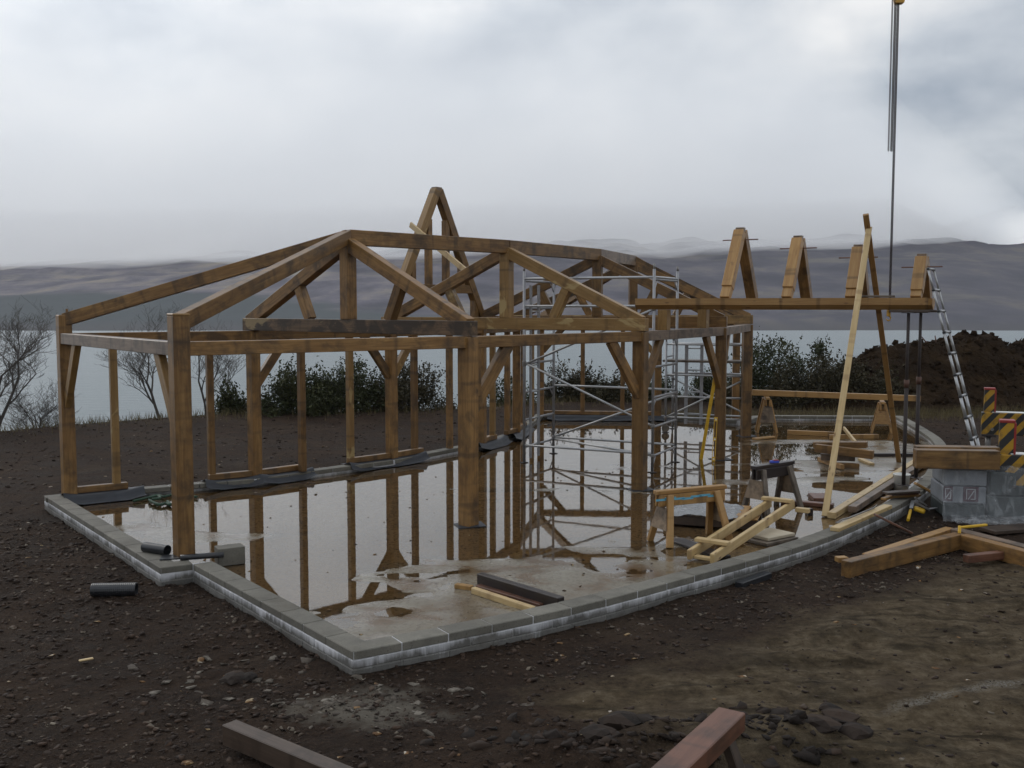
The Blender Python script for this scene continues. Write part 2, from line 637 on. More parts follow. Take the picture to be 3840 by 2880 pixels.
def ground_mat():
    m, nt, bs, out = new_mat('dark_stony_mud')
    t = NT(nt)
    v = t.world()
    ge = t.n('ShaderNodeNewGeometry')
    sp = t.n('ShaderNodeSeparateXYZ')
    t.l(ge.outputs['Position'], sp.inputs[0])
    f = t.noise(v, 1.1, 7, 0.65, 0.3)
    g = t.noise(v, 16, 6, 0.7)
    h = t.noise(v, 55, 4, 0.7)
    c = t.ramp(f, [(0.3, (0.018, 0.0112, 0.0075)), (0.5, (0.036, 0.0228, 0.0152)), (0.72, (0.072, 0.048, 0.033))])
    c = t.mix(t.math('MULTIPLY', t.step(g, 0.47, 0.66), 0.8), c, (0.052, 0.034, 0.024))
    k2 = t.noise(v, 28, 5, 0.75)
    c = t.mix(t.math('MULTIPLY', t.step(k2, 0.56, 0.66), 0.7), c, (0.078, 0.048, 0.03))
    c = t.mix(t.math('MULTIPLY', t.step(k2, 0.44, 0.34), 0.75), c, (0.008, 0.006, 0.005))
    c = t.mix(t.math('MULTIPLY', t.step(g, 0.48, 0.3), 0.6), c, (0.018, 0.013, 0.011))
    c = t.mix(t.math('MULTIPLY', t.step(h, 0.64, 0.72), 0.55), c, (0.15, 0.12, 0.09))
    # sand and fine gravel spread on the track at the right
    wob = t.math('MULTIPLY', t.math('SUBTRACT', t.noise(v, 0.8, 5, 0.6), 0.5), 2.6)
    sx = t.step(t.math('ADD', t.math('SUBTRACT', t.math('MULTIPLY', sp.outputs['X'], 0.75), t.math('MULTIPLY', t.math('ABSOLUTE', t.math('SUBTRACT', sp.outputs['Y'], 7.4)), 0.95)), wob), -0.25, 0.5)
    sand = t.ramp(t.noise(v, 7, 7, 0.72), [(0.32, (0.045, 0.032, 0.019)), (0.5, (0.118, 0.088, 0.053)), (0.68, (0.2, 0.158, 0.105))])
    c = t.mix(t.math('MULTIPLY', sx, 0.95), c, sand)
    rut = t.noise(t.world((0.5, 2.2, 1), (3, 1, 0)), 1.6, 5, 0.62, 1.2)
    c = t.mix(t.math('MULTIPLY', t.math('MULTIPLY', t.step(rut, 0.5, 0.36), sx), 0.7), c, (0.028, 0.021, 0.012))
    patch = t.noise(t.world((1, 1, 1), (9, 4, 2)), 0.55, 5, 0.65, 0.5)
    c = t.mix(t.math('MULTIPLY', t.step(patch, 0.54, 0.66), 0.45), c, (0.085, 0.06, 0.04))
    # a pale streak of stone dust across the sand
    dx = t.math('SUBTRACT', sp.outputs['Y'], t.math('ADD', 7.45, t.math('MULTIPLY', t.math('SUBTRACT', sp.outputs['X'], 3.2), 0.42)))
    line = t.math('ADD', t.math('MULTIPLY', t.math('ABSOLUTE', dx), -5.0), t.math('MULTIPLY', t.noise(v, 3, 5), 1.1))
    seg = t.math('MULTIPLY', t.step(sp.outputs['X'], 2.6, 3.0), t.step(sp.outputs['X'], 4.6, 4.0))
    c = t.mix(t.math('MULTIPLY', t.math('MULTIPLY', t.math('MULTIPLY', t.step(line, 0.12, 0.5), t.step(h, 0.42, 0.58)), seg), 0.85), c, (0.26, 0.245, 0.215))
    # crumbled grey mortar dust by the near corner of the wall
    d1 = t.math('POWER', t.math('SUBTRACT', sp.outputs['X'], -1.15), 2.0)
    d2 = t.math('MULTIPLY', t.math('POWER', t.math('SUBTRACT', sp.outputs['Y'], 7.35), 2.0), 2.2)
    dd = t.math('ADD', t.math('SQRT', t.math('ADD', d1, d2)), t.math('MULTIPLY', t.noise(v, 3.5, 6, 0.7), 1.6))
    c = t.mix(t.math('MULTIPLY', t.step(dd, 1.5, 1.0), 0.7), c, (0.21, 0.19, 0.155))
    t.l(c, bs.inputs['Base Color'])
    t.l(t.ramp(f, [(0.35, (0.75,) * 3), (0.6, (0.95,) * 3)]), bs.inputs['Roughness'])
    bs.inputs['Specular IOR Level'].default_value = 0.1
    t.bump(bs, t.math('ADD', t.math('ADD', g, k2), t.math('MULTIPLY', h, 0.5)), 1.0, 0.05)
    return m


GROUND = ground_mat()


def stone_mat(name, cols, wscale=13.0):
    m, nt, bs, out = new_mat(name)
    t = NT(nt)
    vo = t.n('ShaderNodeTexVoronoi')
    vo.inputs['Scale'].default_value = wscale
    t.l(t.world(), vo.inputs['Vector'])
    s = t.n('ShaderNodeSeparateColor')
    t.l(vo.outputs['Color'], s.inputs[0])
    c = t.ramp(s.outputs[0], cols)
    n = t.noise(t.world(), 40, 4)
    t.l(t.mix(t.step(n, 0.4, 0.7), c, t.mix(0.5, c, (0.03, 0.02, 0.015))), bs.inputs['Base Color'])
    bs.inputs['Roughness'].default_value = 0.85
    bs.inputs['Specular IOR Level'].default_value = 0.25
    t.bump(bs, n, 0.4, 0.01)
    return m


STONES = stone_mat('slate_chips', [(0.0, (0.016, 0.0098, 0.0068)), (0.5, (0.032, 0.0205, 0.0145)), (0.8, (0.058, 0.034, 0.021)), (0.95, (0.085, 0.064, 0.047)), (1.0, (0.2, 0.17, 0.13))])
PALE_STONES = stone_mat('pale_slate', [(0.0, (0.045, 0.035, 0.027)), (0.5, (0.1, 0.085, 0.068)), (1.0, (0.19, 0.17, 0.14))], 9)
DARK_ROCK = stone_mat('dark_wet_rock', [(0.0, (0.009, 0.0065, 0.005)), (0.6, (0.02, 0.0135, 0.0098)), (1.0, (0.04, 0.025, 0.016))], 5)


def leaf_mat(name, stops, scale=1.6):
    m, nt, bs, out = new_mat(name)
    t = NT(nt)
    n = t.noise(t.world(), scale, 4, 0.7)
    h = t.noise(t.world(), 30, 2, 0.6)
    c = t.ramp(t.math('ADD', t.math('MULTIPLY', n, 0.55), t.math('MULTIPLY', h, 0.45)), stops)
    t.l(c, bs.inputs['Base Color'])
    bs.inputs['Roughness'].default_value = 0.65
    bs.inputs['Specular IOR Level'].default_value = 0.2
    return m


GORSE = leaf_mat('gorse_green', [(0.3, (0.016, 0.021, 0.008)), (0.48, (0.032, 0.038, 0.014)), (0.62, (0.058, 0.06, 0.022)), (0.74, (0.17, 0.13, 0.02))])
GORSE_B = leaf_mat('gorse_brown', [(0.3, (0.02, 0.017, 0.009)), (0.48, (0.04, 0.035, 0.017)), (0.68, (0.075, 0.058, 0.028))])
BARK = flat_mat('dark_bark', (0.06, 0.052, 0.045), 0.85, 0.0, 0.35, 12)
TWIG = flat_mat('twig_bark', (0.085, 0.074, 0.064), 0.85, 0.0, 0.3, 12)
DRY_GRASS = leaf_mat('dry_grass_tone', [(0.3, (0.06, 0.045, 0.022)), (0.5, (0.12, 0.095, 0.045)), (0.7, (0.17, 0.14, 0.07))])


def bank_mat():
    m, nt, bs, out = new_mat('peaty_bank_earth')
    t = NT(nt)
    n = t.noise(t.world(), 1.4, 7, 0.7)
    h = t.noise(t.world(), 8, 6, 0.7)
    c = t.ramp(n, [(0.3, (0.011, 0.0068, 0.0042)), (0.5, (0.023, 0.0138, 0.0072)), (0.68, (0.045, 0.028, 0.0135))])
    c = t.mix(t.math('MULTIPLY', t.step(h, 0.55, 0.72), 0.5), c, (0.06, 0.036, 0.017))
    c = t.mix(t.math('MULTIPLY', t.step(h, 0.42, 0.3), 0.7), c, (0.012, 0.009, 0.007))
    t.l(c, bs.inputs['Base Color'])
    bs.inputs['Roughness'].default_value = 0.95
    bs.inputs['Specular IOR Level'].default_value = 0.08
    t.bump(bs, h, 0.9, 0.12)
    return m


BANK = bank_mat()


def hill_mat():
    m, nt, bs, out = new_mat('winter_moor')
    t = NT(nt)
    ge = t.n('ShaderNodeNewGeometry')
    sp = t.n('ShaderNodeSeparateXYZ')
    t.l(ge.outputs['Position'], sp.inputs[0])
    v = t.world((0.008, 0.005, 0.012))
    n = t.noise(v, 1.0, 8, 0.62, 0.3)
    f = t.noise(t.world((0.025, 0.02, 0.05)), 1.0, 7, 0.75)
    c = t.ramp(n, [(0.36, (0.035, 0.031, 0.045)), (0.48, (0.09, 0.08, 0.1)), (0.56, (0.15, 0.13, 0.135)), (0.66, (0.23, 0.195, 0.15))])
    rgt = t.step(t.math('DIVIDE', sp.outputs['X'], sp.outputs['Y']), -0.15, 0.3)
    c = t.mix(t.math('MULTIPLY', rgt, 0.6), c, (0.03, 0.028, 0.04))  # cloud shadow over the right-hand slopes, put into the moor colour
    band = t.noise(t.world((0.003, 0.003, 0.045)), 1.0, 7, 0.66, 1.0)
    c = t.mix(t.math('MULTIPLY', t.step(band, 0.54, 0.66), 0.5), c, (0.16, 0.14, 0.1))
    c = t.mix(t.math('MULTIPLY', t.step(f, 0.5, 0.66), 0.6), c, (0.04, 0.038, 0.045))
    # forest plantation along the left shore
    fx = t.math('ADD', sp.outputs['Z'], t.math('MULTIPLY', t.step(sp.outputs['X'], -420.0, 260.0), 75.0))
    fx = t.math('ADD', fx, t.math('MULTIPLY', t.math('SUBTRACT', t.noise(t.world((0.006, 0.006, 0.006)), 1.0, 4), 0.5), 26.0))
    c = t.mix(t.step(fx, 26.0, 20.0), c, t.mix(f, (0.02, 0.028, 0.03), (0.055, 0.065, 0.065)))
    # dark shore strip
    sh = t.math('ADD', sp.outputs['Z'], t.math('MULTIPLY', f, 10.0))
    c = t.mix(t.math('MULTIPLY', t.step(sh, -8.0, -16.0), 0.7), c, (0.05, 0.045, 0.045))
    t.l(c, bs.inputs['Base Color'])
    bs.inputs['Roughness'].default_value = 1.0
    bs.inputs['Specular IOR Level'].default_value = 0.0
    return m


HILL = hill_mat()


def sea_mat():
    m, nt, bs, out = new_mat('loch_water')
    t = NT(nt)
    bs.inputs['Base Color'].default_value = (0.15, 0.185, 0.195, 1)
    bs.inputs['Roughness'].default_value = 0.34
    bs.inputs['IOR'].default_value = 1.33
    a = t.noise(t.world((0.3, 1.0, 1.0)), 0.3, 6, 0.65)
    b = t.noise(t.world((0.05, 0.12, 1.0)), 0.2, 4, 0.6)
    t.bump(bs, t.math('ADD', a, b), 1.0, 1.4)
    return m


SEA = sea_mat()


def volume_mat(name, col, density, aniso=0.0):
    m = bpy.data.materials.new(name)
    m.use_nodes = True
    nt = m.node_tree
    nt.nodes.clear()
    out = nt.nodes.new('ShaderNodeOutputMaterial')
    pv = nt.nodes.new('ShaderNodeVolumePrincipled')
    pv.inputs['Color'].default_value = (*col, 1)
    pv.inputs['Density'].default_value = density
    pv.inputs['Anisotropy'].default_value = aniso
    nt.links.new(pv.outputs[0], out.inputs['Volume'])
    return m


# ------------------------------------------------------------------ value noise for terrain
def vnoise(x, y, seed=0):
    x = np.asarray(x, float)
    y = np.asarray(y, float)
    xi, yi = np.floor(x).astype(np.int64), np.floor(y).astype(np.int64)
    xf, yf = x - xi, y - yi
    u, v = xf * xf * (3 - 2 * xf), yf * yf * (3 - 2 * yf)

    def hsh(i, j):
        n = (i * 374761393 + j * 668265263 + seed * 2147483647) & 0xFFFFFFFF
        n = ((n ^ (n >> 13)) * 1274126177) & 0xFFFFFFFF
        return ((n ^ (n >> 16)) & 0xFFFF) / 65535.0

    return (hsh(xi, yi) * (1 - u) + hsh(xi + 1, yi) * u) * (1 - v) + (hsh(xi, yi + 1) * (1 - u) + hsh(xi + 1, yi + 1) * u) * v


def fbm(x, y, octv=5, seed=0, gain=0.5):
    s, a, tot = 0.0, 1.0, 0.0
    for o in range(octv):
        s = s + a * vnoise(x * 2 ** o + 17.3 * o, y * 2 ** o - 9.1 * o, seed + o)
        tot += a
        a *= gain
    return s / tot - 0.5


def grid_mesh(name, X, Y, Z, mat, smooth=True, keep=None):
    ny, nx = Z.shape
    verts = np.stack([X, Y, Z], -1).reshape(-1, 3)
    idx = np.arange(ny * nx).reshape(ny, nx)
    f = np.stack([idx[:-1, :-1], idx[:-1, 1:], idx[1:, 1:], idx[1:, :-1]], -1).reshape(-1, 4)
    if keep is not None:
        f = f[keep.reshape(-1)]
    me = bpy.data.meshes.new(name)
    me.vertices.add(len(verts))
    me.vertices.foreach_set('co', verts.ravel().astype(np.float32))
    me.loops.add(len(f) * 4)
    me.loops.foreach_set('vertex_index', f.ravel().astype(np.int32))
    me.polygons.add(len(f))
    me.polygons.foreach_set('loop_start', np.arange(0, len(f) * 4, 4, dtype=np.int32))
    me.polygons.foreach_set('loop_total', np.full(len(f), 4, np.int32))
    me.update(calc_edges=True)
    me.validate()
    if smooth:
        me.polygons.foreach_set('use_smooth', [True] * len(me.polygons))
    me.materials.append(mat)
    return me


# ================================================================== PLAN OF THE BUILDING
CT = 0.12                                   # top of the block wall above the slab
OUT = [G(165, 1858, CT), G(601, 2130, CT), G(724.7, 2114.5, CT)]
FRONT = [G(1323, 2444, CT), G(1763, 2359, CT), G(2206, 2264, CT), G(2600, 2159.5, CT), G(2800, 2105, CT), G(3069, 2026, CT), G(3275, 1940, CT),
         G(3401, 1877, CT), G(3484, 1820, CT), G(3528, 1765, CT), G(3551, 1687, CT), G(3529, 1644, CT), G(3443, 1590, CT), G(3385, 1559, CT)]
BACKW = [G(2902, 1556, CT), V(6.15, 25.8, CT), V(5.6, 24.8, CT), V(3.8, 26.0, CT), V(0.62, 26.2, CT), V(-0.02, 22.4, CT), V(-0.78, 20.65, CT),
         V(-2.3, 18.4, CT), V(-4.28, 16.42, CT)]


def catmull(P, n=12):
    out = []
    for i in range(len(P) - 1):
        p0, p1, p2, p3 = P[max(i - 1, 0)], P[i], P[i + 1], P[min(i + 2, len(P) - 1)]
        for k in range(n):
            t = k / n
            out.append(0.5 * ((2 * p1) + (p2 - p0) * t + (2 * p0 - 5 * p1 + 4 * p2 - p3) * t * t + (3 * p1 - p0 - 3 * p2 + p3) * t ** 3))
    out.append(P[-1])
    return out


FRONT_S = catmull(FRONT)
RING = [p.copy() for p in OUT] + FRONT_S + [p.copy() for p in BACKW]
ring2 = np.array([(p.x, p.y) for p in RING])


def inside(px, py, poly):
    res = np.zeros(px.shape, bool)
    n = len(poly)
    j = n - 1
    for i in range(n):
        xi, yi = poly[i]
        xj, yj = poly[j]
        c = ((yi > py) != (yj > py)) & (px < (xj - xi) * (py - yi) / (yj - yi + 1e-12) + xi)
        res ^= c
        j = i
    return res


def dist_poly(px, py, poly):
    d = np.full(px.shape, 1e9)
    n = len(poly)
    for i in range(n):
        a, b = poly[i], poly[(i + 1) % n]
        ab = b - a
        L2 = (ab ** 2).sum() + 1e-12
        t = np.clip(((px - a[0]) * ab[0] + (py - a[1]) * ab[1]) / L2, 0, 1)
        d = np.minimum(d, np.hypot(px - a[0] - t * ab[0], py - a[1] - t * ab[1]))
    return d


# ================================================================== SETTING: ground, water, hills, cloud
def edge_y(x):
    return np.interp(x, [-60, -16, -12, -9.5, -7, -2, 2, 6, 12, 20, 60], [16, 21.8, 24.0, 26.6, 28.0, 28.8, 31.5, 33.0, 38, 46, 60])


def ground_z(x, y):
    z = -0.085 + 0.045 * fbm(x * 7, y * 7, 3, 13) * np.clip((24 - y) / 12, 0.2, 1) + 0.05 * fbm(x * 0.5, y * 0.5, 3, 3) + 0.05 * fbm(x * 2.2, y * 2.2, 4, 8) * np.clip((26 - y) / 16, 0.3, 1)
    # heaps of clods in the foreground, ruts of sand at the right
    z += 0.16 * np.exp(-(((x - 0.6) / 0.9) ** 2 + ((y - 6.55) / 0.4) ** 2)) * (0.6 + 1.6 * (fbm(x * 4, y * 4, 4, 21) + 0.2))
    z += 0.12 * np.exp(-(((x - 1.75) / 0.55) ** 2 + ((y - 6.75) / 0.35) ** 2)) * (0.6 + 1.6 * (fbm(x * 4, y * 4, 4, 22) + 0.2))
    sandy = np.clip((x * 0.75 - np.abs(y - 7.4) * 0.95) + 0.3, 0, 1)
    z += sandy * (0.13 * fbm(x * 1.1, y * 3.0, 5, 31) + 0.03)
    z += 0.08 * np.clip((x - 7.5) / 5, 0, 1) * np.clip((y - 15) / 6, 0, 1)
    # the lip at the back, then down to the shore
    d = y - edge_y(x) - 1.2 * fbm(x * 0.3, y * 0.01, 3, 5)
    z = z + 0.10 * np.exp(-((d + 0.8) / 1.2) ** 2)
    z = z - np.where(d > 0, np.minimum(d * 0.75 + 0.02 * d * d, 27), 0)
    return z


def axis(lo, a, b, hi, step, grow):
    mid = list(np.arange(a, b + 1e-6, step))
    up, s, v = [], step, b
    while v < hi:
        s *= grow
        v = v + s
        up.append(v)
    dn, s, v = [], step, a
    while v > lo:
        s *= grow
        v = v - s
        dn.append(v)
    return np.array(dn[::-1] + mid + up)


gx = axis(-500, -9, 9, 500, 0.07, 1.06)
gy = np.concatenate([axis(-60, 5.2, 13, 13.1, 0.07, 1.25), np.arange(13.1, 34, 0.13), axis(34, 34, 34, 140, 0.2, 1.12)])
gy = np.unique(np.round(gy, 4))
GX, GY = np.meshgrid(gx, gy)
GZ = ground_z(GX, GY)
inr = inside(GX, GY, ring2)
dpoly = dist_poly(GX, GY, ring2)
GZ = np.where(inr & (dpoly > 0.06), np.minimum(GZ, -0.3), GZ)
link('ground', grid_mesh('ground', GX, GY, GZ, GROUND))['kind'] = 'structure'

WZ = -25.0
wx = np.linspace(-3000, 3000, 60)
wy = np.linspace(30, 1240, 40)
WX, WY = np.meshgrid(wx, wy)
link('water', grid_mesh('water', WX, WY, np.full(WX.shape, WZ), SEA))['kind'] = 'structure'

hx = np.linspace(-2600, 2600, 300)
hy = 1165 + 3300 * np.linspace(0, 1, 170) ** 1.35
HX, HY = np.meshgrid(hx, hy)
q = np.clip((HY - 1185 - 60 * fbm(HX * 0.004, HY * 0, 4, 41)) / 1600, -0.02, 3)
ax = HX / np.maximum(HY, 1)
ridge = np.interp(ax, [-0.6, -0.5, -0.36, -0.2, 0.0, 0.2, 0.34, 0.43, 0.52, 0.7], [118, 126, 146, 166, 174, 180, 190, 188, 170, 120])
HZ = WZ - 1 + (ridge + 26) * np.where(q < 1, (0.86 * q + 0.14 * np.sin(q * math.pi * 0.5)), 1 - 0.12 * (q - 1)) * np.clip(q * 60, 0, 1) ** 0.5
gul = np.abs(fbm(HX * 0.0042, HY * 0.0016, 5, 53))
HZ += np.clip(q, 0, 1) * (42 * fbm(HX * 0.0022, HY * 0.0022, 6, 51) + 26 * fbm(HX * 0.012, HY * 0.012, 4, 57) + 70 * gul - 12)
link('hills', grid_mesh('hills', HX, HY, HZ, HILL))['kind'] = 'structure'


def cloud_layer(y0, y1, nx, ny, fbase, ftop, mat, half):
    """closed bank of cloud between two undulating surfaces"""
    xs = np.linspace(-half, half, nx)
    ys = np.linspace(y0, y1, ny)
    X, Y = np.meshgrid(xs, ys)
    base = fbase(X, Y)
    top = np.maximum(ftop(X, Y), base + 1.5)
    n = nx * ny
    verts = np.concatenate([np.stack([X, Y, base], -1).reshape(-1, 3), np.stack([X, Y, top], -1).reshape(-1, 3)])
    idx = np.arange(n).reshape(ny, nx)
    q = np.stack([idx[:-1, :-1], idx[1:, :-1], idx[1:, 1:], idx[:-1, 1:]], -1).reshape(-1, 4)
    f = [tuple(r) for r in q] + [tuple(r[::-1] + n) for r in q]
    rim = list(idx[0, :]) + list(idx[1:, -1]) + list(idx[-1, -2::-1]) + list(idx[-2:0:-1, 0])
    for i in range(len(rim)):
        p, r = rim[i], rim[(i + 1) % len(rim)]
        f.append((p, r, r + n, p + n))
    bm = bmesh.new()
    vv = [bm.verts.new(tuple(v)) for v in verts]
    for t in f:
        bm.faces.new([vv[int(i)] for i in t])
    link('low_cloud', bm_mesh('low_cloud', bm, mat, True))['kind'] = 'stuff'


def cloud_base(X, Y):
    b = np.interp(X / Y, [-0.6, -0.4, -0.15, 0.05, 0.2, 0.36, 0.43, 0.55], [112, 116, 124, 130, 138, 148, 182, 240])
    return b - 20 + 46 * fbm(X * 0.0045, Y * 0.0012, 6, 61, 0.6)


# the dense hem of cloud round the hill tops, and the thinner bank of vapour rising behind it
cloud_layer(1900, 4200, 150, 50, cloud_base,
            lambda X, Y: cloud_base(X, Y) + 235 * np.clip((Y - 1900) / 1500, 0, 1) ** 1.3 * np.clip((0.47 - X / Y) / 0.1, 0.01, 1) * np.clip((4200 - Y) / 500, 0.02, 1),
            volume_mat('cloud_vapour', (0.992, 0.994, 0.998), 0.0026, 0.4), 3600)
cloud_layer(2100, 6100, 110, 50, lambda X, Y: cloud_base(X, Y) + 12,
            lambda X, Y: 3 + Y * (0.062 + (0.26 + 0.16 * fbm(X / Y * 5, Y * 0.0004, 4, 67)) * (Y - 2100) / 4000) * np.clip((0.62 - X / Y) / 0.36, 0.12, 1),
            volume_mat('thin_cloud_vapour', (0.992, 0.994, 0.998), 0.0008, 0.4), 4600)


def haze_box():
    x0, x1, y0, y1, z0, z1 = -700, 700, -80, 1150, WZ - 3.5, 62
    v = [(x0, y0, z0), (x1, y0, z0), (x1, y1, z0), (x0, y1, z0), (x0, y0, z1), (x1, y0, z1), (x1, y1, z1), (x0, y1, z1)]
    f = [(0, 3, 2, 1), (4, 5, 6, 7), (0, 1, 5, 4), (1, 2, 6, 5), (2, 3, 7, 6), (3, 0, 4, 7)]
    o = link('haze', mesh_from('haze', v, f, volume_mat('pale_air', (0.93, 0.95, 1.0), 0.00015, 0.35)))
    o['kind'] = 'stuff'


HAZE_ON = True
if HAZE_ON:
    haze_box()

# ------------------------------------------------------------------ slab and the rain water standing on it
sx = np.arange(-7.2, 10.3, 0.055)
sy = np.arange(7.6, 26.6, 0.055)
SX, SY = np.meshgrid(sx, sy)


def slab_z(x, y):
    z = -0.0085 + 0.011 * fbm(x * 0.45, y * 0.7, 4, 71) + 0.005 * fbm(x * 1.9, y * 2.6, 4, 75)

    WOB, WOB2 = fbm(x * 1.1, y * 1.6, 5, 171), fbm(x * 0.9, y * 1.4, 5, 177)

    def swell(cx, cy, rx, ry, h, rot=0.0):
        c, s_ = math.cos(rot), math.sin(rot)
        u, v = (x - cx) * c + (y - cy) * s_, -(x - cx) * s_ + (y - cy) * c
        v = v + WOB * ry * 2.2
        u = u + WOB2 * rx * 1.2
        return h * np.exp(-((u / rx) ** 2 + (v / ry) ** 2) ** 1.5)

    # high towards the near corner, and long low swells left by the screed
    z = z + swell(0.45, 10.15, 2.7, 1.5, 0.0135, 0.63) + swell(0.0, 9.0, 1.3, 0.9, 0.006, 0.6)
    z = z + 0.0075 * fbm(x * 4.2, y * 5.2, 4, 181) + 0.0055 / (1 + np.exp(-(x - 4.3) * 2.2)) / (1 + np.exp(-(y - 15.3) * 1.5))
    z = z + swell(-4.4, 13.0, 1.1, 0.4, 0.0115, -0.5) + swell(-3.1, 12.75, 1.0, 0.42, 0.0095, 0.1)
    z = z + swell(0.9, 15.9, 2.6, 0.34, 0.0105, -0.03) + swell(3.9, 16.7, 2.0, 0.42, 0.0115) + swell(2.0, 18.2, 2.0, 0.4, 0.009)
    z = z + swell(5.9, 18.4, 2.0, 0.75, 0.0105) + swell(6.6, 21.6, 1.9, 0.5, 0.0095) + swell(7.4, 19.4, 1.2, 1.6, 0.010)
    return z


SZ = slab_z(SX, SY)
cxs, cys = (SX[:-1, :-1] + 0.0275), (SY[:-1, :-1] + 0.0275)
keep = inside(cxs, cys, ring2) & (dist_poly(cxs, cys, ring2) > 0.09)
link('slab', grid_mesh('slab', SX, SY, SZ, SLAB, True, keep))['kind'] = 'structure'
wx2 = np.arange(-7.2, 10.3, 0.1)
wy2 = np.arange(7.6, 26.6, 0.1)
PX, PY = np.meshgrid(wx2, wy2)
kx, ky = PX[:-1, :-1] + 0.05, PY[:-1, :-1] + 0.05
keep2 = inside(kx, ky, ring2) & (dist_poly(kx, ky, ring2) > 0.09)
link('puddle', grid_mesh('puddle', PX, PY, np.full(PX.shape, 0.0), PUDDLE, True, keep2))['kind'] = 'structure'


# ------------------------------------------------------------------ block wall round the slab
def block_wall():
    root = thing('block_wall', (0, 12, 0), 'low wall of wet grey concrete blocks with white salt streaks edging the slab', 'wall')
    B, WD, HT = 0.44, 0.215, 0.073
    protos = {}

    def place(a, b, zc, mat):
        L = round((b - a).length - 0.006, 2)
        key = (L, mat.name)
        if key not in protos:
            protos[key] = bm_mesh('block', box_bm(L, WD, HT, 0.007), mat)
        d = (b - a).normalized()
        nrm = Vector((-d.y, d.x, 0))                 # points into the building for a ring walked this way
        m = (a + b) / 2 + nrm * (WD / 2 - 0.0)
        M = Matrix.Translation((m.x, m.y, zc + random.uniform(-0.0018, 0.0018))) @ Matrix.Rotation(math.atan2(d.y, d.x) + random.uniform(-0.004, 0.004), 4, 'Z')
        link('block', protos[key], M, root)

    def walk(pts, off=0.0):
        cum = [0.0]
        for p, r in zip(pts, pts[1:]):
            cum.append(cum[-1] + (r.xy - p.xy).length)
        T = cum[-1]

        def at(s):
            s = min(max(s, 0), T)
            for i in range(len(cum) - 1):
                if s <= cum[i + 1] + 1e-9:
                    t = (s - cum[i]) / max(cum[i + 1] - cum[i], 1e-9)
                    return pts[i].lerp(pts[i + 1], t)
            return pts[-1]

        stops = [0.0]
        s = off if off > 0.05 else B
        while s < T - 0.12:
            stops.append(s)
            s += B
        stops.append(T)
        return [(at(p), at(r)) for p, r in zip(stops, stops[1:])]

    edges = [[OUT[0], OUT[1]], [OUT[1], OUT[2]], [OUT[2], FRONT[0]], FRONT_S]
    br = [FRONT_S[-1]] + BACKW + [OUT[0]]
    back = [[br[i], br[i + 1]] for i in range(len(br) - 1)]
    for i, ed in enumerate(edges):
        for a, b in walk(ed):
            place(a, b, CT - HT / 2, BLOCK_TOP)
        fr = ed if i < 3 else FRONT_S[:125]
        for a, b in walk(fr, 0.22):
            place(a, b, CT - 0.0765 - HT / 2, BLOCK_LOW)
        for a, b in walk(fr):
            place(a, b, CT - 0.153 - HT / 2, BLOCK_LOW)
    for ed in back:
        for a, b in walk(ed):
            place(a, b, CT - HT / 2, BLOCK_TOP)
    # the mortar core, recessed behind the block faces
    n = len(RING)
    bm = bmesh.new()
    rows = []
    for i in range(n):
        p = RING[i]
        d = (RING[(i + 1) % n] - RING[i - 1]).normalized()
        nr = Vector((-d.y, d.x, 0))
        rows.append([bm.verts.new((p.x + nr.x * o, p.y + nr.y * o, z)) for o, z in ((0.007, -0.3), (0.007, CT - 0.007), (0.205, CT - 0.007), (0.205, -0.3))])
    for i in range(n):
        A, Bv = rows[i], rows[(i + 1) % n]
        for k in range(3):
            bm.faces.new((A[k], A[k + 1], Bv[k + 1], Bv[k]))
    link('mortar', bm_mesh('mortar', bm, MORTAR), None, root)


block_wall()

# ================================================================== THE OAK FRAME
PLT, PLD = 2.515, 0.155                     # top and depth of the wall plates
P1, P2 = G(261, 1855, CT), G(691, 2085, CT)
P3, P4, P5, P6 = G(1757, 1970), G(2397, 1836), G(2698, 1723), G(2796, 1636)
P7 = G(2757, 1574, CT)
B1, B2 = G(958, 1787, CT), G(1470, 1719, CT)
B3, B4 = V(-0.62, 20.5, CT), V(0.1, 22.35, CT)
B5, RP = V(0.74, 26.02, CT), V(3.72, 25.75, CT)
frame = thing('timber_frame', (-1, 16, 0), 'large brown oak building frame of posts, trusses and curved ridge on the wet slab', 'timber frame')


def z_of(p, z):
    return Vector((p.x, p.y, z))


def post(p, z0, z1, s, side, mat=OAK, name='post'):
    return timber(name, z_of(p, z0), z_of(p, z1), s, s, mat, frame, side=(side.x, side.y, 0), bev=0.008)


def dirn(a, b):
    d = Vector((b.x - a.x, b.y - a.y, 0))
    return d.normalized()


post(P1, CT, 2.78, 0.185, dirn(P1, P2))
post(P2, CT + 0.004, 2.80, 0.19, dirn(P1, P2))
for p, a, b in ((P3, B1, P3), (P4, B2, P4), (P5, B3, P5), (P6, B4, P6)):
    post(p, 0.0, 2.50, 0.2, dirn(a, b))
for p, a, b in ((B1, B1, P3), (B2, B2, P4), (B3, B3, P5), (B4, B4, P6), (B5, B5, RP), (RP, B5, RP), (P7, P6, P7)):
    post(p, CT + 0.004, 2.49, 0.17, dirn(a, b))
# second piece seen beside the third front post (its jowl)
timber('post', z_of(P3 + dirn(P3, P4) * 0.13, 1.72), z_of(P3 + dirn(P3, P4) * 0.13, 2.36), 0.1, 0.14, OAK, frame, side=dirn(P3, P4))


def plate(a, b, z=PLT, w=0.16, h=PLD, ext=0.0, mat=OAK, name='wall_plate'):
    d = dirn(a, b)
    return timber(name, z_of(a - d * ext, z - h / 2), z_of(b + d * ext, z - h / 2), w, h, mat, frame)


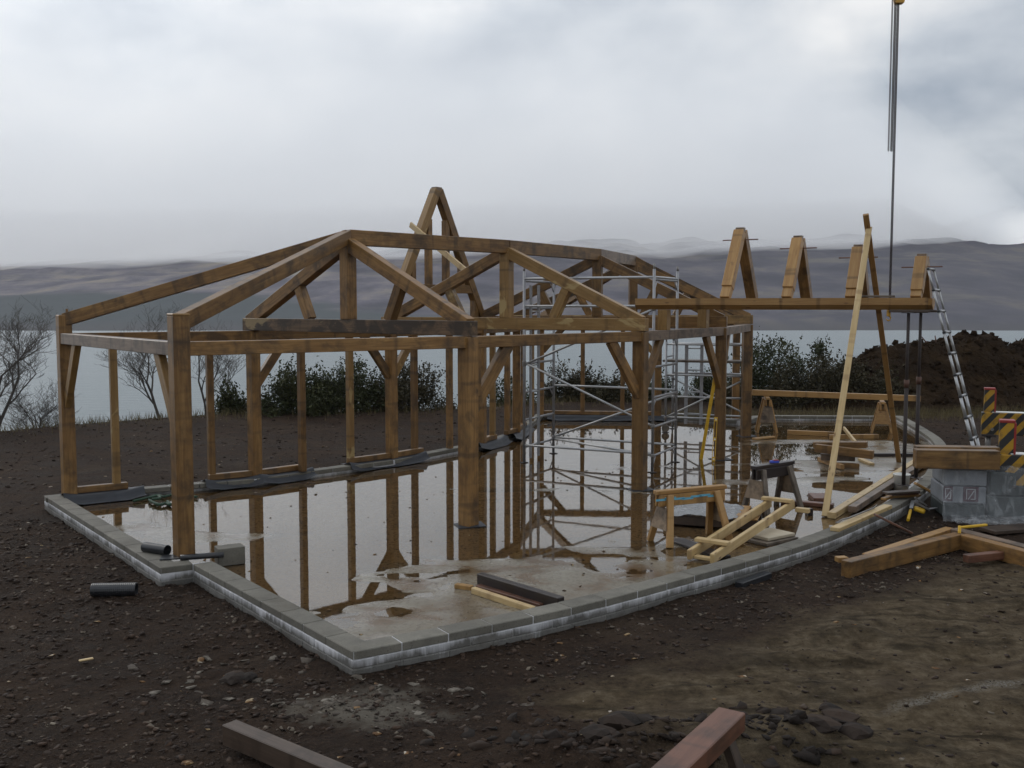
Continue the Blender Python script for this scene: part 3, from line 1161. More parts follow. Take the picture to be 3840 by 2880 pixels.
plate(P1, P2, mat=OAK_GREY)
plate(P2, P3)
plate(P3, P4, z=PLT - 0.002)
plate(P4, P5, mat=OAK_GREY)
plate(P5, P6, z=PLT - 0.002, ext=0.09, mat=OAK_GREY)
for a, b in ((P1, B1), (B1, B2), (B2, B3), (B3, B4), (B4, B5), (B5, RP), (RP, P7), (P6, P7)):
    plate(a, b, z=PLT - random.uniform(0.0, 0.004))

APEX = []


def truss(A, B, mat_tie=OAK, mat_r=OAK, seed=0):
    """A: front post, B: back post."""
    d = dirn(B, A)
    mid = (A.xy + B.xy).to_3d() / 2
    half = (A.xy - B.xy).length / 2
    apex = Vector((mid.x, mid.y, 4.02))
    APEX.append(apex)
    tz0, tz1 = PLT + 0.004, PLT + 0.2
    e0, e1 = z_of(mid, 0) - d * (half + 0.16), z_of(mid, 0) + d * (half + 0.1)
    timber('tie_beam', z_of(e0, (tz0 + tz1) / 2), z_of(e1, (tz0 + tz1) / 2), 0.17, tz1 - tz0, mat_tie, frame)
    timber('king_post', z_of(mid, tz1), z_of(mid, 3.86), 0.18, 0.18, mat_r, frame, side=d)
    for s in (-1, 1):
        lo = z_of(mid, tz1 - 0.055) + d * s * (half + (0.02 if s > 0 else 0.06))
        hi = z_of(mid, 3.81) + d * s * 0.03
        timber('principal_rafter', hi, lo, 0.15, 0.185, mat_r if s > 0 else OAK, frame)
        foot = z_of(mid, tz1 - 0.01) + d * s * half * 0.37
        t = 0.47
        head = hi.lerp(lo, t)
        timber('strut', foot, z_of(head, head.z - 0.02), 0.13, 0.15, mat_r, frame)


truss(P3, B1, OAK_STAINED, OAK)
truss(P4, B2, OAK_PALE, OAK_PALE)
truss(P5, B3, OAK, OAK)
truss(P6, B4, OAK_PALE, OAK)

for i in range(3):
    a, b = APEX[i], APEX[i + 1]
    d = dirn(a, b)
    timber('ridge_beam', z_of(a + d * 0.0, 3.905), z_of(b - d * 0.004, 3.905), 0.15, 0.225, OAK if i < 2 else OAK_GREY, frame)


def hip(a, b, zlo, mat=OAK):
    d = dirn(a, b)
    timber('hip_rafter', Vector((a.x, a.y, 3.925)) - d * 0.02, z_of(b, zlo) - d * 0.02, 0.14, 0.185, mat, frame)


hip(APEX[0], P1, 2.71)
hip(APEX[0], P2, 2.73)
hip(APEX[3], P7, 2.62)
hip(APEX[3], B5, 2.62)
hip(APEX[3], P6, 2.66)
timber('peg', z_of(P1, 2.78) + V(0.05, 0, 0), z_of(P1, 2.87) + V(0.05, 0, 0), 0.035, 0.035, OAK, frame)
slab_box('post_cap', (P2.x, P2.y, 2.812), (0.195, 0.195, 0.03), OAK_PALE, frame, math.atan2(dirn(P1, P2).y, dirn(P1, P2).x), 0.012)


def brace(p, to, run=0.62, drop=0.72, w=0.09, h=0.15, mat=OAK, off=0.05):
    d = dirn(p, to)
    top = z_of(p, PLT - PLD + 0.03) + d * run
    bot = z_of(p, PLT - PLD - drop) + d * off
    return timber('knee_brace', bot, top, w, h, mat, frame)


brace(P1, P2, 0.66, 0.9, mat=OAK_PALE)
brace(P2, P1, 0.66, 0.9, mat=OAK_PALE)
brace(B1, B2)
brace(B2, B1)
brace(B2, B3, mat=OAK_PALE)
brace(P3, P4, 0.75, 0.85, h=0.17)
brace(P4, P3, 0.75, 0.85, h=0.17, mat=OAK)
brace(P4, P5, 0.8, 0.85)
brace(P5, P4, 0.85, 0.95, h=0.17)
brace(P5, P6, 0.8, 0.95)
brace(B5, RP, 0.6, 0.6)
brace(RP, B5, 0.7, 0.7, mat=OAK_PALE)

ST = dict(st=G(441, 1837, CT), st2=G(795, 1802, CT), st3=G(1135, 1771, CT), st4=G(1315, 1739, CT), st5=G(1555, 1700, CT))


def on_line(a, b, t):
    return a.lerp(b, t)


studs = [(on_line(P1, B1, 0.235), dirn(P1, B1)), (ST['st2'], dirn(P1, B1)), (ST['st3'], dirn(B1, B2)), (ST['st4'], dirn(B1, B2)), (ST['st5'], dirn(B2, B3)),
         (on_line(B2, B3, 0.62), dirn(B2, B3)), (on_line(B3, B4, 0.3), dirn(B3, B4)), (on_line(B3, B4, 0.72), dirn(B3, B4)), (on_line(B4, B5, 0.25), dirn(B4, B5)),
         (on_line(B4, B5, 0.6), dirn(B4, B5)), (on_line(B5, RP, 0.36), dirn(B5, RP)), (on_line(B5, RP, 0.7), dirn(B5, RP))]
for i, (p, d) in enumerate(studs):
    timber('stud', z_of(p, CT + 0.012), z_of(p, PLT - PLD), 0.105, 0.105, OAK if i % 3 else OAK_PALE, frame, side=d)


def sill(a, b, ta, tb):
    p, q_ = a.lerp(b, ta), a.lerp(b, tb)
    timber('sill_plate', z_of(p, CT + 0.062), z_of(q_, CT + 0.062), 0.11, 0.095, OAK, frame)


def tpos(a, b, p):
    d = b - a
    return (p - a).dot(d) / d.length_squared


sill(P1, B1, 0.03, 0.29)
sill(P1, B1, tpos(P1, B1, ST['st2']) - 0.02, 0.99)
sill(B1, B2, 0.01, tpos(B1, B2, ST['st3']) + 0.03)
sill(B1, B2, tpos(B1, B2, ST['st4']) - 0.02, 0.99)
sill(B2, B3, 0.01, tpos(B2, B3, ST['st5']) + 0.03)
sill(B3, B4, 0.02, 0.36)
sill(B3, B4, 0.68, 0.99)
sill(B4, B5, 0.02, 0.3)
sill(B5, RP, 0.01, 0.985)

# stub posts that carry the roof section on the front plate
S1 = V(2.51, 16.75, 0)
S2 = V(3.45, 18.3, 0)
for s in (S1, S2):
    timber('stub_post', z_of(s, PLT), z_of(s, 2.85), 0.165, 0.165, OAK_PALE, frame, side=dirn(B2, P4))

# steep dormer gable over the third bay of the back wall
g0, g1 = B2 - dirn(B2, B3) * 0.1, B3 + dirn(B2, B3) * 0.05
gm = (g0 + g1) / 2
gd = dirn(g0, g1)
GA = z_of(gm, 5.1)
for s, f in ((-1, g0), (1, g1)):
    timber('gable_rafter', GA + gd * s * 0.03, z_of(f, 2.58), 0.15, 0.16, OAK_PALE if s < 0 else OAK, frame)
    k = z_of(f, 2.56).lerp(GA, 0.02) - gd * s * 0.11
    timber('gable_post', z_of(f, 2.5) - gd * s * 0.27, z_of(f, 3.02) - gd * s * 0.27, 0.12, 0.13, OAK, frame, side=gd)
ghalf = (g1 - g0).length / 2
for t in (-0.51, -0.18, 0.18, 0.51):
    zt = GA.z - 0.1 - abs(t) * (GA.z - 2.58)
    timber('gable_stud', z_of(gm + gd * ghalf * t, 3.3), z_of(gm + gd * ghalf * t, zt), 0.11, 0.12, OAK, frame, side=gd)
timber('collar_beam', z_of(gm - gd * ghalf * 0.74, 3.24), z_of(gm + gd * ghalf * 0.74, 3.24), 0.13, 0.16, OAK, frame)
slab_box('gable_peg', (GA.x, GA.y, 5.125), (0.17, 0.13, 0.07), OAK_GREY, frame, math.atan2(gd.y, gd.x))
# temporary pine lath nailed from the second truss up to the gable
ra = z_of(GA, 0) + (z_of(g0, 2.58) - GA) * 0.36
lath_hi = GA.lerp(z_of(g0, 2.58), 0.33) + V(-0.12, -0.16, 0.1)
lath_lo = Vector((APEX[1].x, APEX[1].y, 3.81)).lerp(z_of(B2, 2.68), 0.37) + V(0.07, -0.05, 0.13)
o = timber('lath', lath_hi + (lath_hi - lath_lo).normalized() * 0.12, lath_lo, 0.045, 0.1, PINE)
tag(o, 'pale new pine lath nailed slantwise across the steep gable', 'lath')

# ================================================================== ROOF SECTION ON STUBS AND PROPS
PR1, PR2 = G(3388, 1825, 0.12), G(3434, 1797, 0.12)
d1, d2 = dirn(S1, PR1), dirn(S2, PR2)
BZ0, BZ1 = 2.852, 3.035
sect = thing('roof_section', (S1.x, S1.y, 2.85), 'unfinished roof section of four small steep oak trusses on two long beams', 'roof section')


def hewn(name, a, b, w, h, mat, root):
    """beam whose lower arris is cut back, shaped so that its lower strip falls dark"""
    L = (b - a).length
    bm = bmesh.new()
    pr = [(-w / 2, h / 2), (w / 2, h / 2), (w / 2, -h * 0.08), (w * 0.04, -h / 2), (-w * 0.04, -h / 2), (-w / 2, -h * 0.08)]
    A = [bm.verts.new((-L / 2, y, z)) for y, z in pr]
    Bv = [bm.verts.new((L / 2, y, z)) for y, z in pr]
    for i in range(6):
        j = (i + 1) % 6
        bm.faces.new((A[i], A[j], Bv[j], Bv[i]))
    bm.faces.new(A[::-1])
    bm.faces.new(Bv)
    return link(name, bm_mesh(name, bm, mat), frame_matrix(a, b), root)


def on_beam(S, d, x):
    k = (x - 1920) / FPX
    t = (k * S.y * 1.0 - S.x) / (d.x - k * d.y)
    return S + d * t


nb0, nb1 = on_beam(S1, d1, 2384), on_beam(S1, d1, 3474)
fb0, fb1 = on_beam(S2, d2, 2560), on_beam(S2, d2, 3496)
hewn('valley_beam', z_of(nb0, (BZ0 + BZ1) / 2), z_of(nb1, (BZ0 + BZ1) / 2), 0.19, BZ1 - BZ0, PINE_WET, sect)
hewn('valley_beam', z_of(fb0, (BZ0 + BZ1) / 2 - 0.003), z_of(fb1, (BZ0 + BZ1) / 2 - 0.003), 0.19, BZ1 - BZ0, PINE_WET, sect)


for xl, xr, ya in ((2716, 2819, 860), (2946, 3022, 890), (3185, 3234, 923), (3429, 3466, 957)):
    a, b = on_beam(S1, d1, xl), on_beam(S2, d2, xr)
    m = (a + b) / 2
    za = CAM_H + (1150 - ya) / FPX * m.y
    u = dirn(a, b)
    top = z_of(m, za - 0.06)
    lowa = z_of(a, BZ1 - 0.01)
    timber('rafter', lowa.lerp(top, 0.16), top - u * 0.04, 0.17, 0.16, PINE_WET, sect)
    timber('rafter_foot', lowa, lowa.lerp(top, 0.155) + u * 0.012, 0.155, 0.125, PINE_WET, sect)
    timber('rafter', z_of(b, BZ1 - 0.01), top + u * 0.04, 0.17, 0.16, OAK, sect)
    w_ = Vector((u.y, -u.x, 0))
    tube('peg', top - w_ * 0.3 + V(0, 0, -0.13), top + w_ * 0.3 + V(0, 0, -0.13), 0.011, PIN, sect, 6)
    slab_box('ridge_tenon', (m.x, m.y, za - 0.03), (0.11, 0.14, 0.09), OAK_GREY, sect, math.atan2(u.y, u.x))

# props
for p, lab in ((PR1, 'dark steel prop under the near long beam beside the white bucket'), (PR2, 'dark steel prop carrying the far long beam, just behind another prop')):
    z0 = 0.14
    r = thing('steel_prop', (p.x, p.y, z0), lab, 'prop', 'steel props under the roof section')
    tube('outer_tube', z_of(p, z0), z_of(p, 1.75), 0.03, STEEL, r, 12)
    tube('inner_tube', z_of(p, 1.6), z_of(p, 2.80), 0.024, STEEL, r, 12)
    tube('collar', z_of(p, 1.66), z_of(p, 1.78), 0.04, RUST, r, 12)
    slab_box('base_plate', (p.x, p.y, z0 + 0.004), (0.15, 0.15, 0.008), STEEL, r, 0.4, 0.001)
    slab_box('head_plate', (p.x, p.y, 2.805), (0.15, 0.15, 0.008), STEEL, r, 0.4, 0.001)
hp = timber('packer', z_of(PR1, 2.831) - d1 * 0.28, z_of(PR1, 2.831) + d1 * 0.3, 0.16, 0.038, DARK_WOOD)
tag(hp, 'dark flat packing board between near prop and long beam', 'board')
hp = timber('packer', z_of(PR2, 2.829) - d2 * 0.2, z_of(PR2, 2.829) + d2 * 0.3, 0.16, 0.036, DARK_WOOD)
tag(hp, 'dark packing board on the head of the far prop', 'board')
a = on_beam(S1, d1, 3212)
b = on_beam(S1, d1, 3352)
o = timber('plank', z_of(a, BZ1 + 0.025) + V(0.02, 0.03, 0), z_of(b, BZ1 + 0.022), 0.13, 0.035, OLD_WOOD)
tag(o, 'grey loose plank lying along the top of the long beam', 'plank')

# two long laths leaning together over the roof section
a0 = G(3093, 1940)
tipd = V(5.19, 15.27, 2.95) - a0
o = timber('long_lath', a0 + V(0, 0, 0.01), a0 + tipd * 1.40, 0.09, 0.05, PINE, side=(0.9, -0.3, 0))
tag(o, 'tall bright pine lath leaning against the front of the long beam', 'lath')
b0 = G(3371, 1735)
bt = a0 + tipd * 1.36 + V(0.05, 0.12, 0.0)
o = timber('long_lath', b0 + V(0, 0, 0.01), b0 + (bt - b0) * 1.075, 0.085, 0.05, PINE_WET, side=(0.9, -0.3, 0))
tag(o, 'tall browner lath behind the long beam, crossing a brighter one at the tip', 'lath')

# ================================================================== CHAIN HOIST
CHP = V(5.79, 15.62, 0)


def chain_mesh(name, top, bottom, pitch, r, wr, mat):
    n = int((top - bottom) / pitch)
    bm = bmesh.new()
    for i in range(n):
        z = bottom + (i + 0.5) * pitch
        ang = (math.pi / 2) * (i % 2) + 0.5
        c, s = math.cos(ang), math.sin(ang)
        rings = []
        K = 8
        for k in range(K):
            t = 2 * math.pi * k / K
            cx_, cz_ = wr * math.cos(t), pitch * 0.66 * math.sin(t)
            ring = []
            for j in range(4):
                w = 2 * math.pi * j / 4
                lx = cx_ + r * math.cos(w) * math.cos(t)
                lz = cz_ + r * math.cos(w) * math.sin(t)
                ly = r * math.sin(w)
                ring.append(bm.verts.new((lx * c - ly * s, lx * s + ly * c, z + lz)))
            rings.append(ring)
        for k in range(K):
            A, Bv = rings[k], rings[(k + 1) % K]
            for j in range(4):
                bm.faces.new((A[j], A[(j + 1) % 4], Bv[(j + 1) % 4], Bv[j]))
    return bm_mesh(name, bm, mat, True)


hoist = thing('chain_hoist', (CHP.x, CHP.y, 7.4), 'hand chain hoist with rusty chains hanging over the roof section from above', 'chain hoist')
CHN = flat_mat('rusty_chain', (0.03, 0.018, 0.017), 0.6, 0.0, 0.4, 40)


def off_px(dx):
    return CHP + V(dx / FPX * CHP.y, -dx / FPX * 0.37 * CHP.y * 0.0, 0)


kx_ = (CHP.x / CHP.y) * FPX + 1920
link('load_chain', chain_mesh('load_chain', 7.5, 3.0, 0.036, 0.0098, 0.017, CHN), Matrix.Translation(off_px(3332 - kx_)), hoist)
link('load_chain', chain_mesh('load_chain', 7.9, 5.26, 0.036, 0.0098, 0.017, CHN), Matrix.Translation(off_px(3322 - kx_)), hoist)
link('hand_chain', chain_mesh('hand_chain', 7.9, 5.26, 0.03, 0.006, 0.0115, CHN), Matrix.Translation(off_px(3311 - kx_)), hoist)
hb = off_px(3334 - kx_)
bm = bmesh.new()
pr = [(-0.05, 7.44), (0.06, 7.44), (0.075, 7.5), (0.05, 7.62), (0.02, 7.95), (-0.09, 7.95), (-0.075, 7.6)]
A = [bm.verts.new((x, -0.06, z)) for x, z in pr]
Bv = [bm.verts.new((x, 0.06, z)) for x, z in pr]
for i in range(len(pr)):
    j = (i + 1) % len(pr)
    bm.faces.new((A[i], A[j], Bv[j], Bv[i]))
bm.faces.new(A[::-1])
bm.faces.new(Bv)
link('hoist_body', bm_mesh('hoist_body', bm, ORANGE_Y), Matrix.Translation(hb), hoist)
slab_box('side_plate', (hb.x, hb.y - 0.066, 7.66), (0.1, 0.01, 0.3), STEEL, hoist, 0.0, 0.004)
hk = off_px(3329 - kx_)
tube('chain_tail', z_of(hk, 3.0), z_of(hk, 2.84), 0.012, CHN, hoist, 8)
slab_box('hook_block', (hk.x, hk.y, 2.80), (0.06, 0.04, 0.1), ORANGE_Y, hoist, 0.2, 0.012)
hp_ = [V(hk.x + 0.0, hk.y, 2.76)]
for k in range(9):
    t = math.pi / 2 - k * (1.45 * math.pi / 8)
    hp_.append(V(hk.x + 0.033 * math.cos(t), hk.y, 2.722 + 0.036 * math.sin(t)))
path_tube('hook', hp_, [0.011] * 8 + [0.007, 0.004], ORANGE_Y, hoist, 8)

# ================================================================== SCAFFOLD TOWERS
V1 = V(0.225, 18.72, 0)
ux = V(2.28, -1.15, 0).normalized()
uy = V(-ux.y, ux.x, 0)
LW, SW = 2.5, 1.32
V2, V3, V4 = V1 + uy * SW, V1 + ux * LW, V1 + ux * LW + uy * SW


def scaffold(label, V1, V2, V3, V4, ztop, rungs, front, back, right, diags, ladder, zleg=0.02):
    r = thing('scaffold_tower', (V1.x, V1.y, 0), label, 'scaffold')
    for p in (V1, V2, V3, V4):
        tube('standard', z_of(p, zleg), z_of(p, ztop), 0.0255, ALU, r, 10)
        tube('base_jack', z_of(p, 0.0), z_of(p, 0.2), 0.018, STEEL_G, r, 8)
        tube('spigot', z_of(p, ztop), z_of(p, ztop + 0.09), 0.019, STEEL_G, r, 8)
        slab_box('base_plate', (p.x, p.y, 0.006), (0.12, 0.12, 0.012), STEEL, r, 0.5, 0.001)
    for z in rungs:
        tube('rung', z_of(V1, z), z_of(V2, z), 0.021, ALU, r, 8)
        tube('rung', z_of(V3, z), z_of(V4, z), 0.021, ALU, r, 8)
    for z in front:
        tube('ledger', z_of(V1, z + 0.04), z_of(V3, z + 0.04), 0.022, ALU_B, r, 8)
    for z in back:
        tube('ledger', z_of(V2, z + 0.04), z_of(V4, z + 0.04), 0.022, ALU_B, r, 8)
    for z in right:
        tube('ledger', z_of(V3, z + 0.04), z_of(V4, z + 0.04), 0.022, ALU_B, r, 8)
    for a, za, b, zb in diags:
        tube('diagonal_brace', z_of(a, za), z_of(b, zb), 0.021, ALU_B, r, 8)
        for p, z in ((a, za), (b, zb)):
            slab_box('clamp', (p.x, p.y, z), (0.07, 0.07, 0.07), STEEL_G, r, 0.6, 0.015)
    for p in (V2, V3, V4):
        for z in rungs[::2]:
            q = V1 if p is V2 else (V4 if p is V3 else V3)
            e_ = p + dirn(p, q) * 0.17
            tube('corner_brace', z_of(p, z - 0.2), z_of(e_, z - 0.01), 0.012, ALU, r, 6)
    if ladder:
        la, lb, z0, z1 = ladder
        for p in (la, lb):
            timber('ladder_rail', z_of(p, z0), z_of(p, z1), 0.075, 0.03, ALU, r, side=dirn(la, lb), bev=0.004)
        z = z0 + 0.25
        while z < z1 - 0.05:
            tube('ladder_rung', z_of(la, z), z_of(lb, z), 0.016, ALU_B, r, 8)
            z += 0.5
    return r


scaffold('tall aluminium scaffold tower inside the frame behind the central post', V1, V2, V3, V4, 3.55, (0.29, 0.8, 1.32, 1.85, 2.36, 2.87, 3.37),
         (0.29, 2.87, 3.37), (0.29, 1.32, 2.87), (2.87, 3.37),
         [(V1, 1.87, V3, 0.82), (V1, 1.83, V3, 2.86), (V2, 0.33, V4, 1.3), (V2, 0.3, V3, 0.3)],
         (V1 + uy * 0.22 + ux * 0.03, V1 + uy * 0.56 + ux * 0.03, 0.06, 3.3))
C0 = V(3.55, 23.3, 0)
vx, vy = V(0.93, -0.36, 0).normalized(), V(0.36, 0.93, 0).normalized()
Q1, Q3 = C0, C0 + vx * 1.75
Q2, Q4 = Q1 + vy * 0.75, Q3 + vy * 0.75
sc2 = scaffold('low wheeled aluminium scaffold with a work platform, beyond the taller tower', Q1, Q2, Q3, Q4, 2.1, (0.32, 0.8, 1.3, 1.75), (0.32, 0.8, 1.3, 2.0), (0.32, 1.3, 2.0), (2.0,),
               [(Q1, 0.35, Q3, 1.25), (Q4, 0.4, Q2, 1.2)], (Q1 + vx * 0.45 + vy * 0.1, Q1 + vx * 0.8 + vy * 0.1, 0.2, 2.05), 0.12)
timber('platform', z_of(Q1 + vy * 0.37 - vx * 0.1, 1.65), z_of(Q3 + vy * 0.37 + vx * 0.1, 1.65), 0.6, 0.05, OLD_WOOD, sc2)
for p in (Q1, Q3):
    tube('caster', z_of(p, 0.09) - vy * 0.03, z_of(p, 0.09) + vy * 0.03, 0.085, OLD_WOOD, sc2, 14)
dr = thing('tool_case', tuple(z_of(Q1 + vx * 1.2 + vy * 0.3, 1.68)), 'small dark green tool case left on the low scaffold platform', 'tool case')
slab_box('case', tuple(z_of(Q1 + vx * 1.2 + vy * 0.3, 1.74)), (0.34, 0.2, 0.1), flat_mat('dark_green_case', (0.02, 0.05, 0.045), 0.4), dr, -0.3, 0.02)
slab_box('handle', tuple(z_of(Q1 + vx * 1.2 + vy * 0.3, 1.80)), (0.14, 0.03, 0.03), BLACK_P, dr, -0.3, 0.01)


# ================================================================== SAWHORSES
def sawhorse(a, b, h, mt, ml, mg, label, tape=False, top=(0.1, 0.05), gus=True, spread=0.22, apron=True, plate_end=False):
    a, b = z_of(a, 0), z_of(b, 0)
    d = dirn(a, b)
    n = Vector((-d.y, d.x, 0))
    L = (b - a).length
    r = thing('sawhorse', tuple((a + b) / 2), label, 'sawhorse', 'sawhorses around the site')
    timber('top_rail', z_of(a, h - top[1] / 2), z_of(b, h - top[1] / 2), top[0], top[1], mt, r)
    zb = h - top[1]
    if apron:
        for s in (-1, 1):
            ap = timber('apron', z_of(a + d * 0.03 + n * s * 0.035, zb - 0.075), z_of(b - d * 0.03 + n * s * 0.035, zb - 0.075), 0.03, 0.145, mt, r)
            if tape and s == -1:
                for k in range(7):
                    p = a + d * (0.06 + k * (L - 0.2) / 6.6) + n * s * 0.0528
                    slab_box('paint_mark', (p.x, p.y, zb - 0.06 + 0.012 * math.sin(k * 1.7)), (L / 6.4, 0.003, 0.026), BLUE_TAPE, r, math.atan2(d.y, d.x), 0)
    for e_, s0 in ((a, 1), (b, -1)):
        base = e_ + d * s0 * L * 0.17
        for s in (-1, 1):
            lo = base - d * s0 * L * 0.10 + n * s * spread
            hi = base + n * s * 0.062
            timber('leg', z_of(lo, 0.0), z_of(hi, zb - 0.01), 0.085, 0.05, ml, r, side=(d.x, d.y, 0))
        if gus:
            z0, z1 = h * 0.30, zb - 0.16
            bm = bmesh.new()
            vs_ = []
            th = 0.009
            for k, off in ((0, -th), (1, th)):
                for z in (z0, z1):
                    f_ = z / zb
                    wd = spread * (1 - f_) + 0.062 * f_
                    c = base - d * s0 * (L * 0.10 * (1 - f_) + 0.05) + d * off
                    vs_.append([bm.verts.new(tuple(z_of(c - n * wd, z))), bm.verts.new(tuple(z_of(c + n * wd, z)))])
            q0, q1, q2, q3 = vs_
            bm.faces.new((q0[0], q0[1], q1[1], q1[0]))
            bm.faces.new((q2[0], q3[0], q3[1], q2[1]))
            for x, y in ((q0, q2), (q1, q3)):
                bm.faces.new((x[0], y[0], y[1], x[1]))
            bm.faces.new((q0[0], q1[0], q3[0], q2[0]))
            bm.faces.new((q0[1], q2[1], q3[1], q1[1]))
            link('gusset_board', bm_mesh('gusset_board', bm, mg), None, r)
    return r


sawhorse(V(1.74, 12.18, 0), V(2.68, 12.62, 0), 0.67, PINE_WET, PINE_WET, PLY, 'orange-brown sawhorse with blue paint marks standing in the puddle', True)
sawhorse(V(3.38, 14.08, 0), V(4.08, 14.62, 0), 0.67, BLACK_WOOD, OLD_WOOD, PLY, 'dark weathered sawhorse with a small red and blue box on top')
sawhorse(V(5.86, 23.1, 0), V(6.0, 23.85, 0), 0.82, PINE_WET, PINE_WET, PLY, 'far sawhorse near the frame corner under the end of a long timber')
sawhorse(V(8.47, 23.05, 0), V(8.72, 23.8, 0), 0.72, PINE_WET, PINE_WET, PINE_WET, 'bright orange sawhorse at the far right end of the slab')
bx = thing('small_box', (3.75, 14.36, 0.672), 'small red and blue box lying on the dark sawhorse', 'box')
slab_box('case', (3.75, 14.36, 0.69), (0.13, 0.06, 0.035), BLUE, bx, 0.2, 0.006)
slab_box('lid', (3.77, 14.36, 0.713), (0.08, 0.05, 0.012), RED, bx, 0.2, 0.003)
o = timber('long_timber', V(5.62, 23.62, 0.9), V(9.36, 23.15, 0.80), 0.12, 0.13, PINE_WET)
tag(o, 'long squared timber laid across the two far sawhorses', 'timber')

# foreground sawhorse, only its end in the frame
fg = thing('sawhorse', tuple(G(2600, 2900, -0.1)), 'large reddish sawhorse cut off by the bottom edge, nearest to the viewer', 'sawhorse', 'sawhorses around the site')
fa, fb = G(2745, 2660, 0.58), G(2390, 2990, 0.58)
timber('top_rail', fa + V(0, 0, -0.055), fb + V(0, 0, -0.055), 0.165, 0.11, RED_WOOD, fg)
fd = dirn(fa, fb)
fn = Vector((-fd.y, fd.x, 0))
for base in (fa + fd * 0.2, fb - fd * 0.15):
    for s in (-1, 1):
        timber('leg', z_of(base + fn * s * 0.26 - fd * 0.05, -0.1), z_of(base + fn * s * 0.05, 0.48), 0.09, 0.055, DARK_WOOD, fg, side=(fd.x, fd.y, 0))


# ================================================================== LOOSE TIMBER AND BITS ON THE SLAB
def board(label, a, b, w, h, mat, name='board', cat='board', group=None, z=None, **kw):
    a, b = Vector(a), Vector(b)
    o = timber(name, a, b, w, h, mat, **kw)
    return tag(o, label, cat, group)


def lay(x0, y0, x1, y1, h, z=0.0):
    """centre line of a board of thickness h lying on level z, its upper edge seen along the given sight lines"""
    return G(x0, y0, z + h) - V(0, 0, h / 2), G(x1, y1, z + h) - V(0, 0, h / 2)


# nailed frame of pale scantlings near the front wall
nf = thing('scantling_frame', (2.6, 12.3, 0), 'nailed ladder-like frame of fresh pale scantlings lying by the front wall', 'timber frame')
nd = V(1.5, 2.16, 0).normalized()
nn = Vector((nd.y, -nd.x, 0))
n0 = G(2583, 2105, 0.0)
m0 = n0 + nn * 0.29
timber('side_rail', z_of(n0, 0.075), z_of(n0 + nd * 2.55, 0.27), 0.05, 0.115, PINE, nf)
timber('side_rail', z_of(m0 - nd * 0.02, 0.075), z_of(m0 + nd * 2.62, 0.27), 0.05, 0.115, PINE, nf)
timber('cross_piece', z_of(n0 + nd * 0.32 - nn * 0.06, 0.19), z_of(m0 + nd * 0.32 + nn * 0.06, 0.19), 0.1, 0.045, PINE, nf)
timber('cross_piece', z_of(n0 + nd * 2.42 - nn * 0.06, 0.348), z_of(m0 + nd * 2.42 + nn * 0.06, 0.348), 0.1, 0.045, PINE, nf)
timber('cross_piece', z_of(n0 + nd * 0.1 + nn * 0.03, 0.04), z_of(m0 + nd * 0.1 - nn * 0.03, 0.04), 0.08, 0.04, PINE, nf)
o = timber('offcut', z_of(m0 + nd * 2.45 + nn * 0.1, 0.24), z_of(m0 + nd * 2.45 + nn * 0.28, 0.24), 0.08, 0.06, PINE)
tag(o, 'short pale offcut beside the far end of the nailed frame', 'offcut')

# pallet with a plastic sheet behind the first sawhorse
pc = V(2.75, 13.55, 0)
pal = thing('pallet', tuple(pc), 'weathered pallet with crumpled plastic sheet behind the blue-marked sawhorse', 'pallet')
prz = -0.35
pu, pv = V(math.cos(prz), math.sin(prz), 0), V(-math.sin(prz), math.cos(prz), 0)
for k in range(7):
    c = pc + pu * (-0.55 + k * 0.183)
    timber('deck_board', z_of(c - pv * 0.45, 0.148), z_of(c + pv * 0.45, 0.148), 0.13, 0.02, OLD_WOOD if k < 5 else PINE_WET, pal)
for k in (-1, 0, 1):
    timber('bearer', z_of(pc + pv * k * 0.4 - pu * 0.62, 0.075), z_of(pc + pv * k * 0.4 + pu * 0.62, 0.075), 0.09, 0.12, DARK_WOOD, pal)


def sheet(name, c, u, v, lu, lv, z, amp, mat, root, seed, res=26, drop=0.0):
    bm = bmesh.new()
    g = []
    for i in range(res):
        row = []
        for j in range(res):
            s, t = i / (res - 1) - 0.5, j / (res - 1) - 0.5
            p = c + u * (s * lu) + v * (t * lv)
            e_ = max(abs(s), abs(t)) * 2
            zz = z + amp * float(fbm(np.array(s * 6 + seed), np.array(t * 6 + seed), 4, seed)) - drop * max(0, e_ - 0.8) * 5
            row.append(bm.verts.new((p.x, p.y, zz)))
        g.append(row)
    for i in range(res - 1):
        for j in range(res - 1):
            bm.faces.new((g[i][j], g[i + 1][j], g[i + 1][j + 1], g[i][j + 1]))
    return link(name, bm_mesh(name, bm, mat, True), None, root)


def film_mat(name, alpha, col=(0.62, 0.64, 0.66)):
    m, nt, bs, out = new_mat(name)
    t = NT(nt)
    n = t.noise(t.coord('Object', (5, 5, 1.3)), 2.2, 4, 0.55, 0.8)
    bs.inputs['Base Color'].default_value = (*col, 1)
    bs.inputs['Roughness'].default_value = 0.12
    a = t.math('ADD', alpha, t.math('MULTIPLY', t.step(n, 0.5, 0.75), 0.26), True)
    t.l(a, bs.inputs['Alpha'])
    t.bump(bs, n, 0.8, 0.05)
    return m


FILM = film_mat('clear_plastic_film', 0.13)
FILM_D = film_mat('grey_plastic_sheet', 0.75, (0.36, 0.37, 0.38))
sheet('plastic_sheet', pc - pu * 0.12 - pv * 0.05, pu, pv, 0.95, 0.9, 0.2, 0.09, FILM_D, pal, 5, drop=0.05)

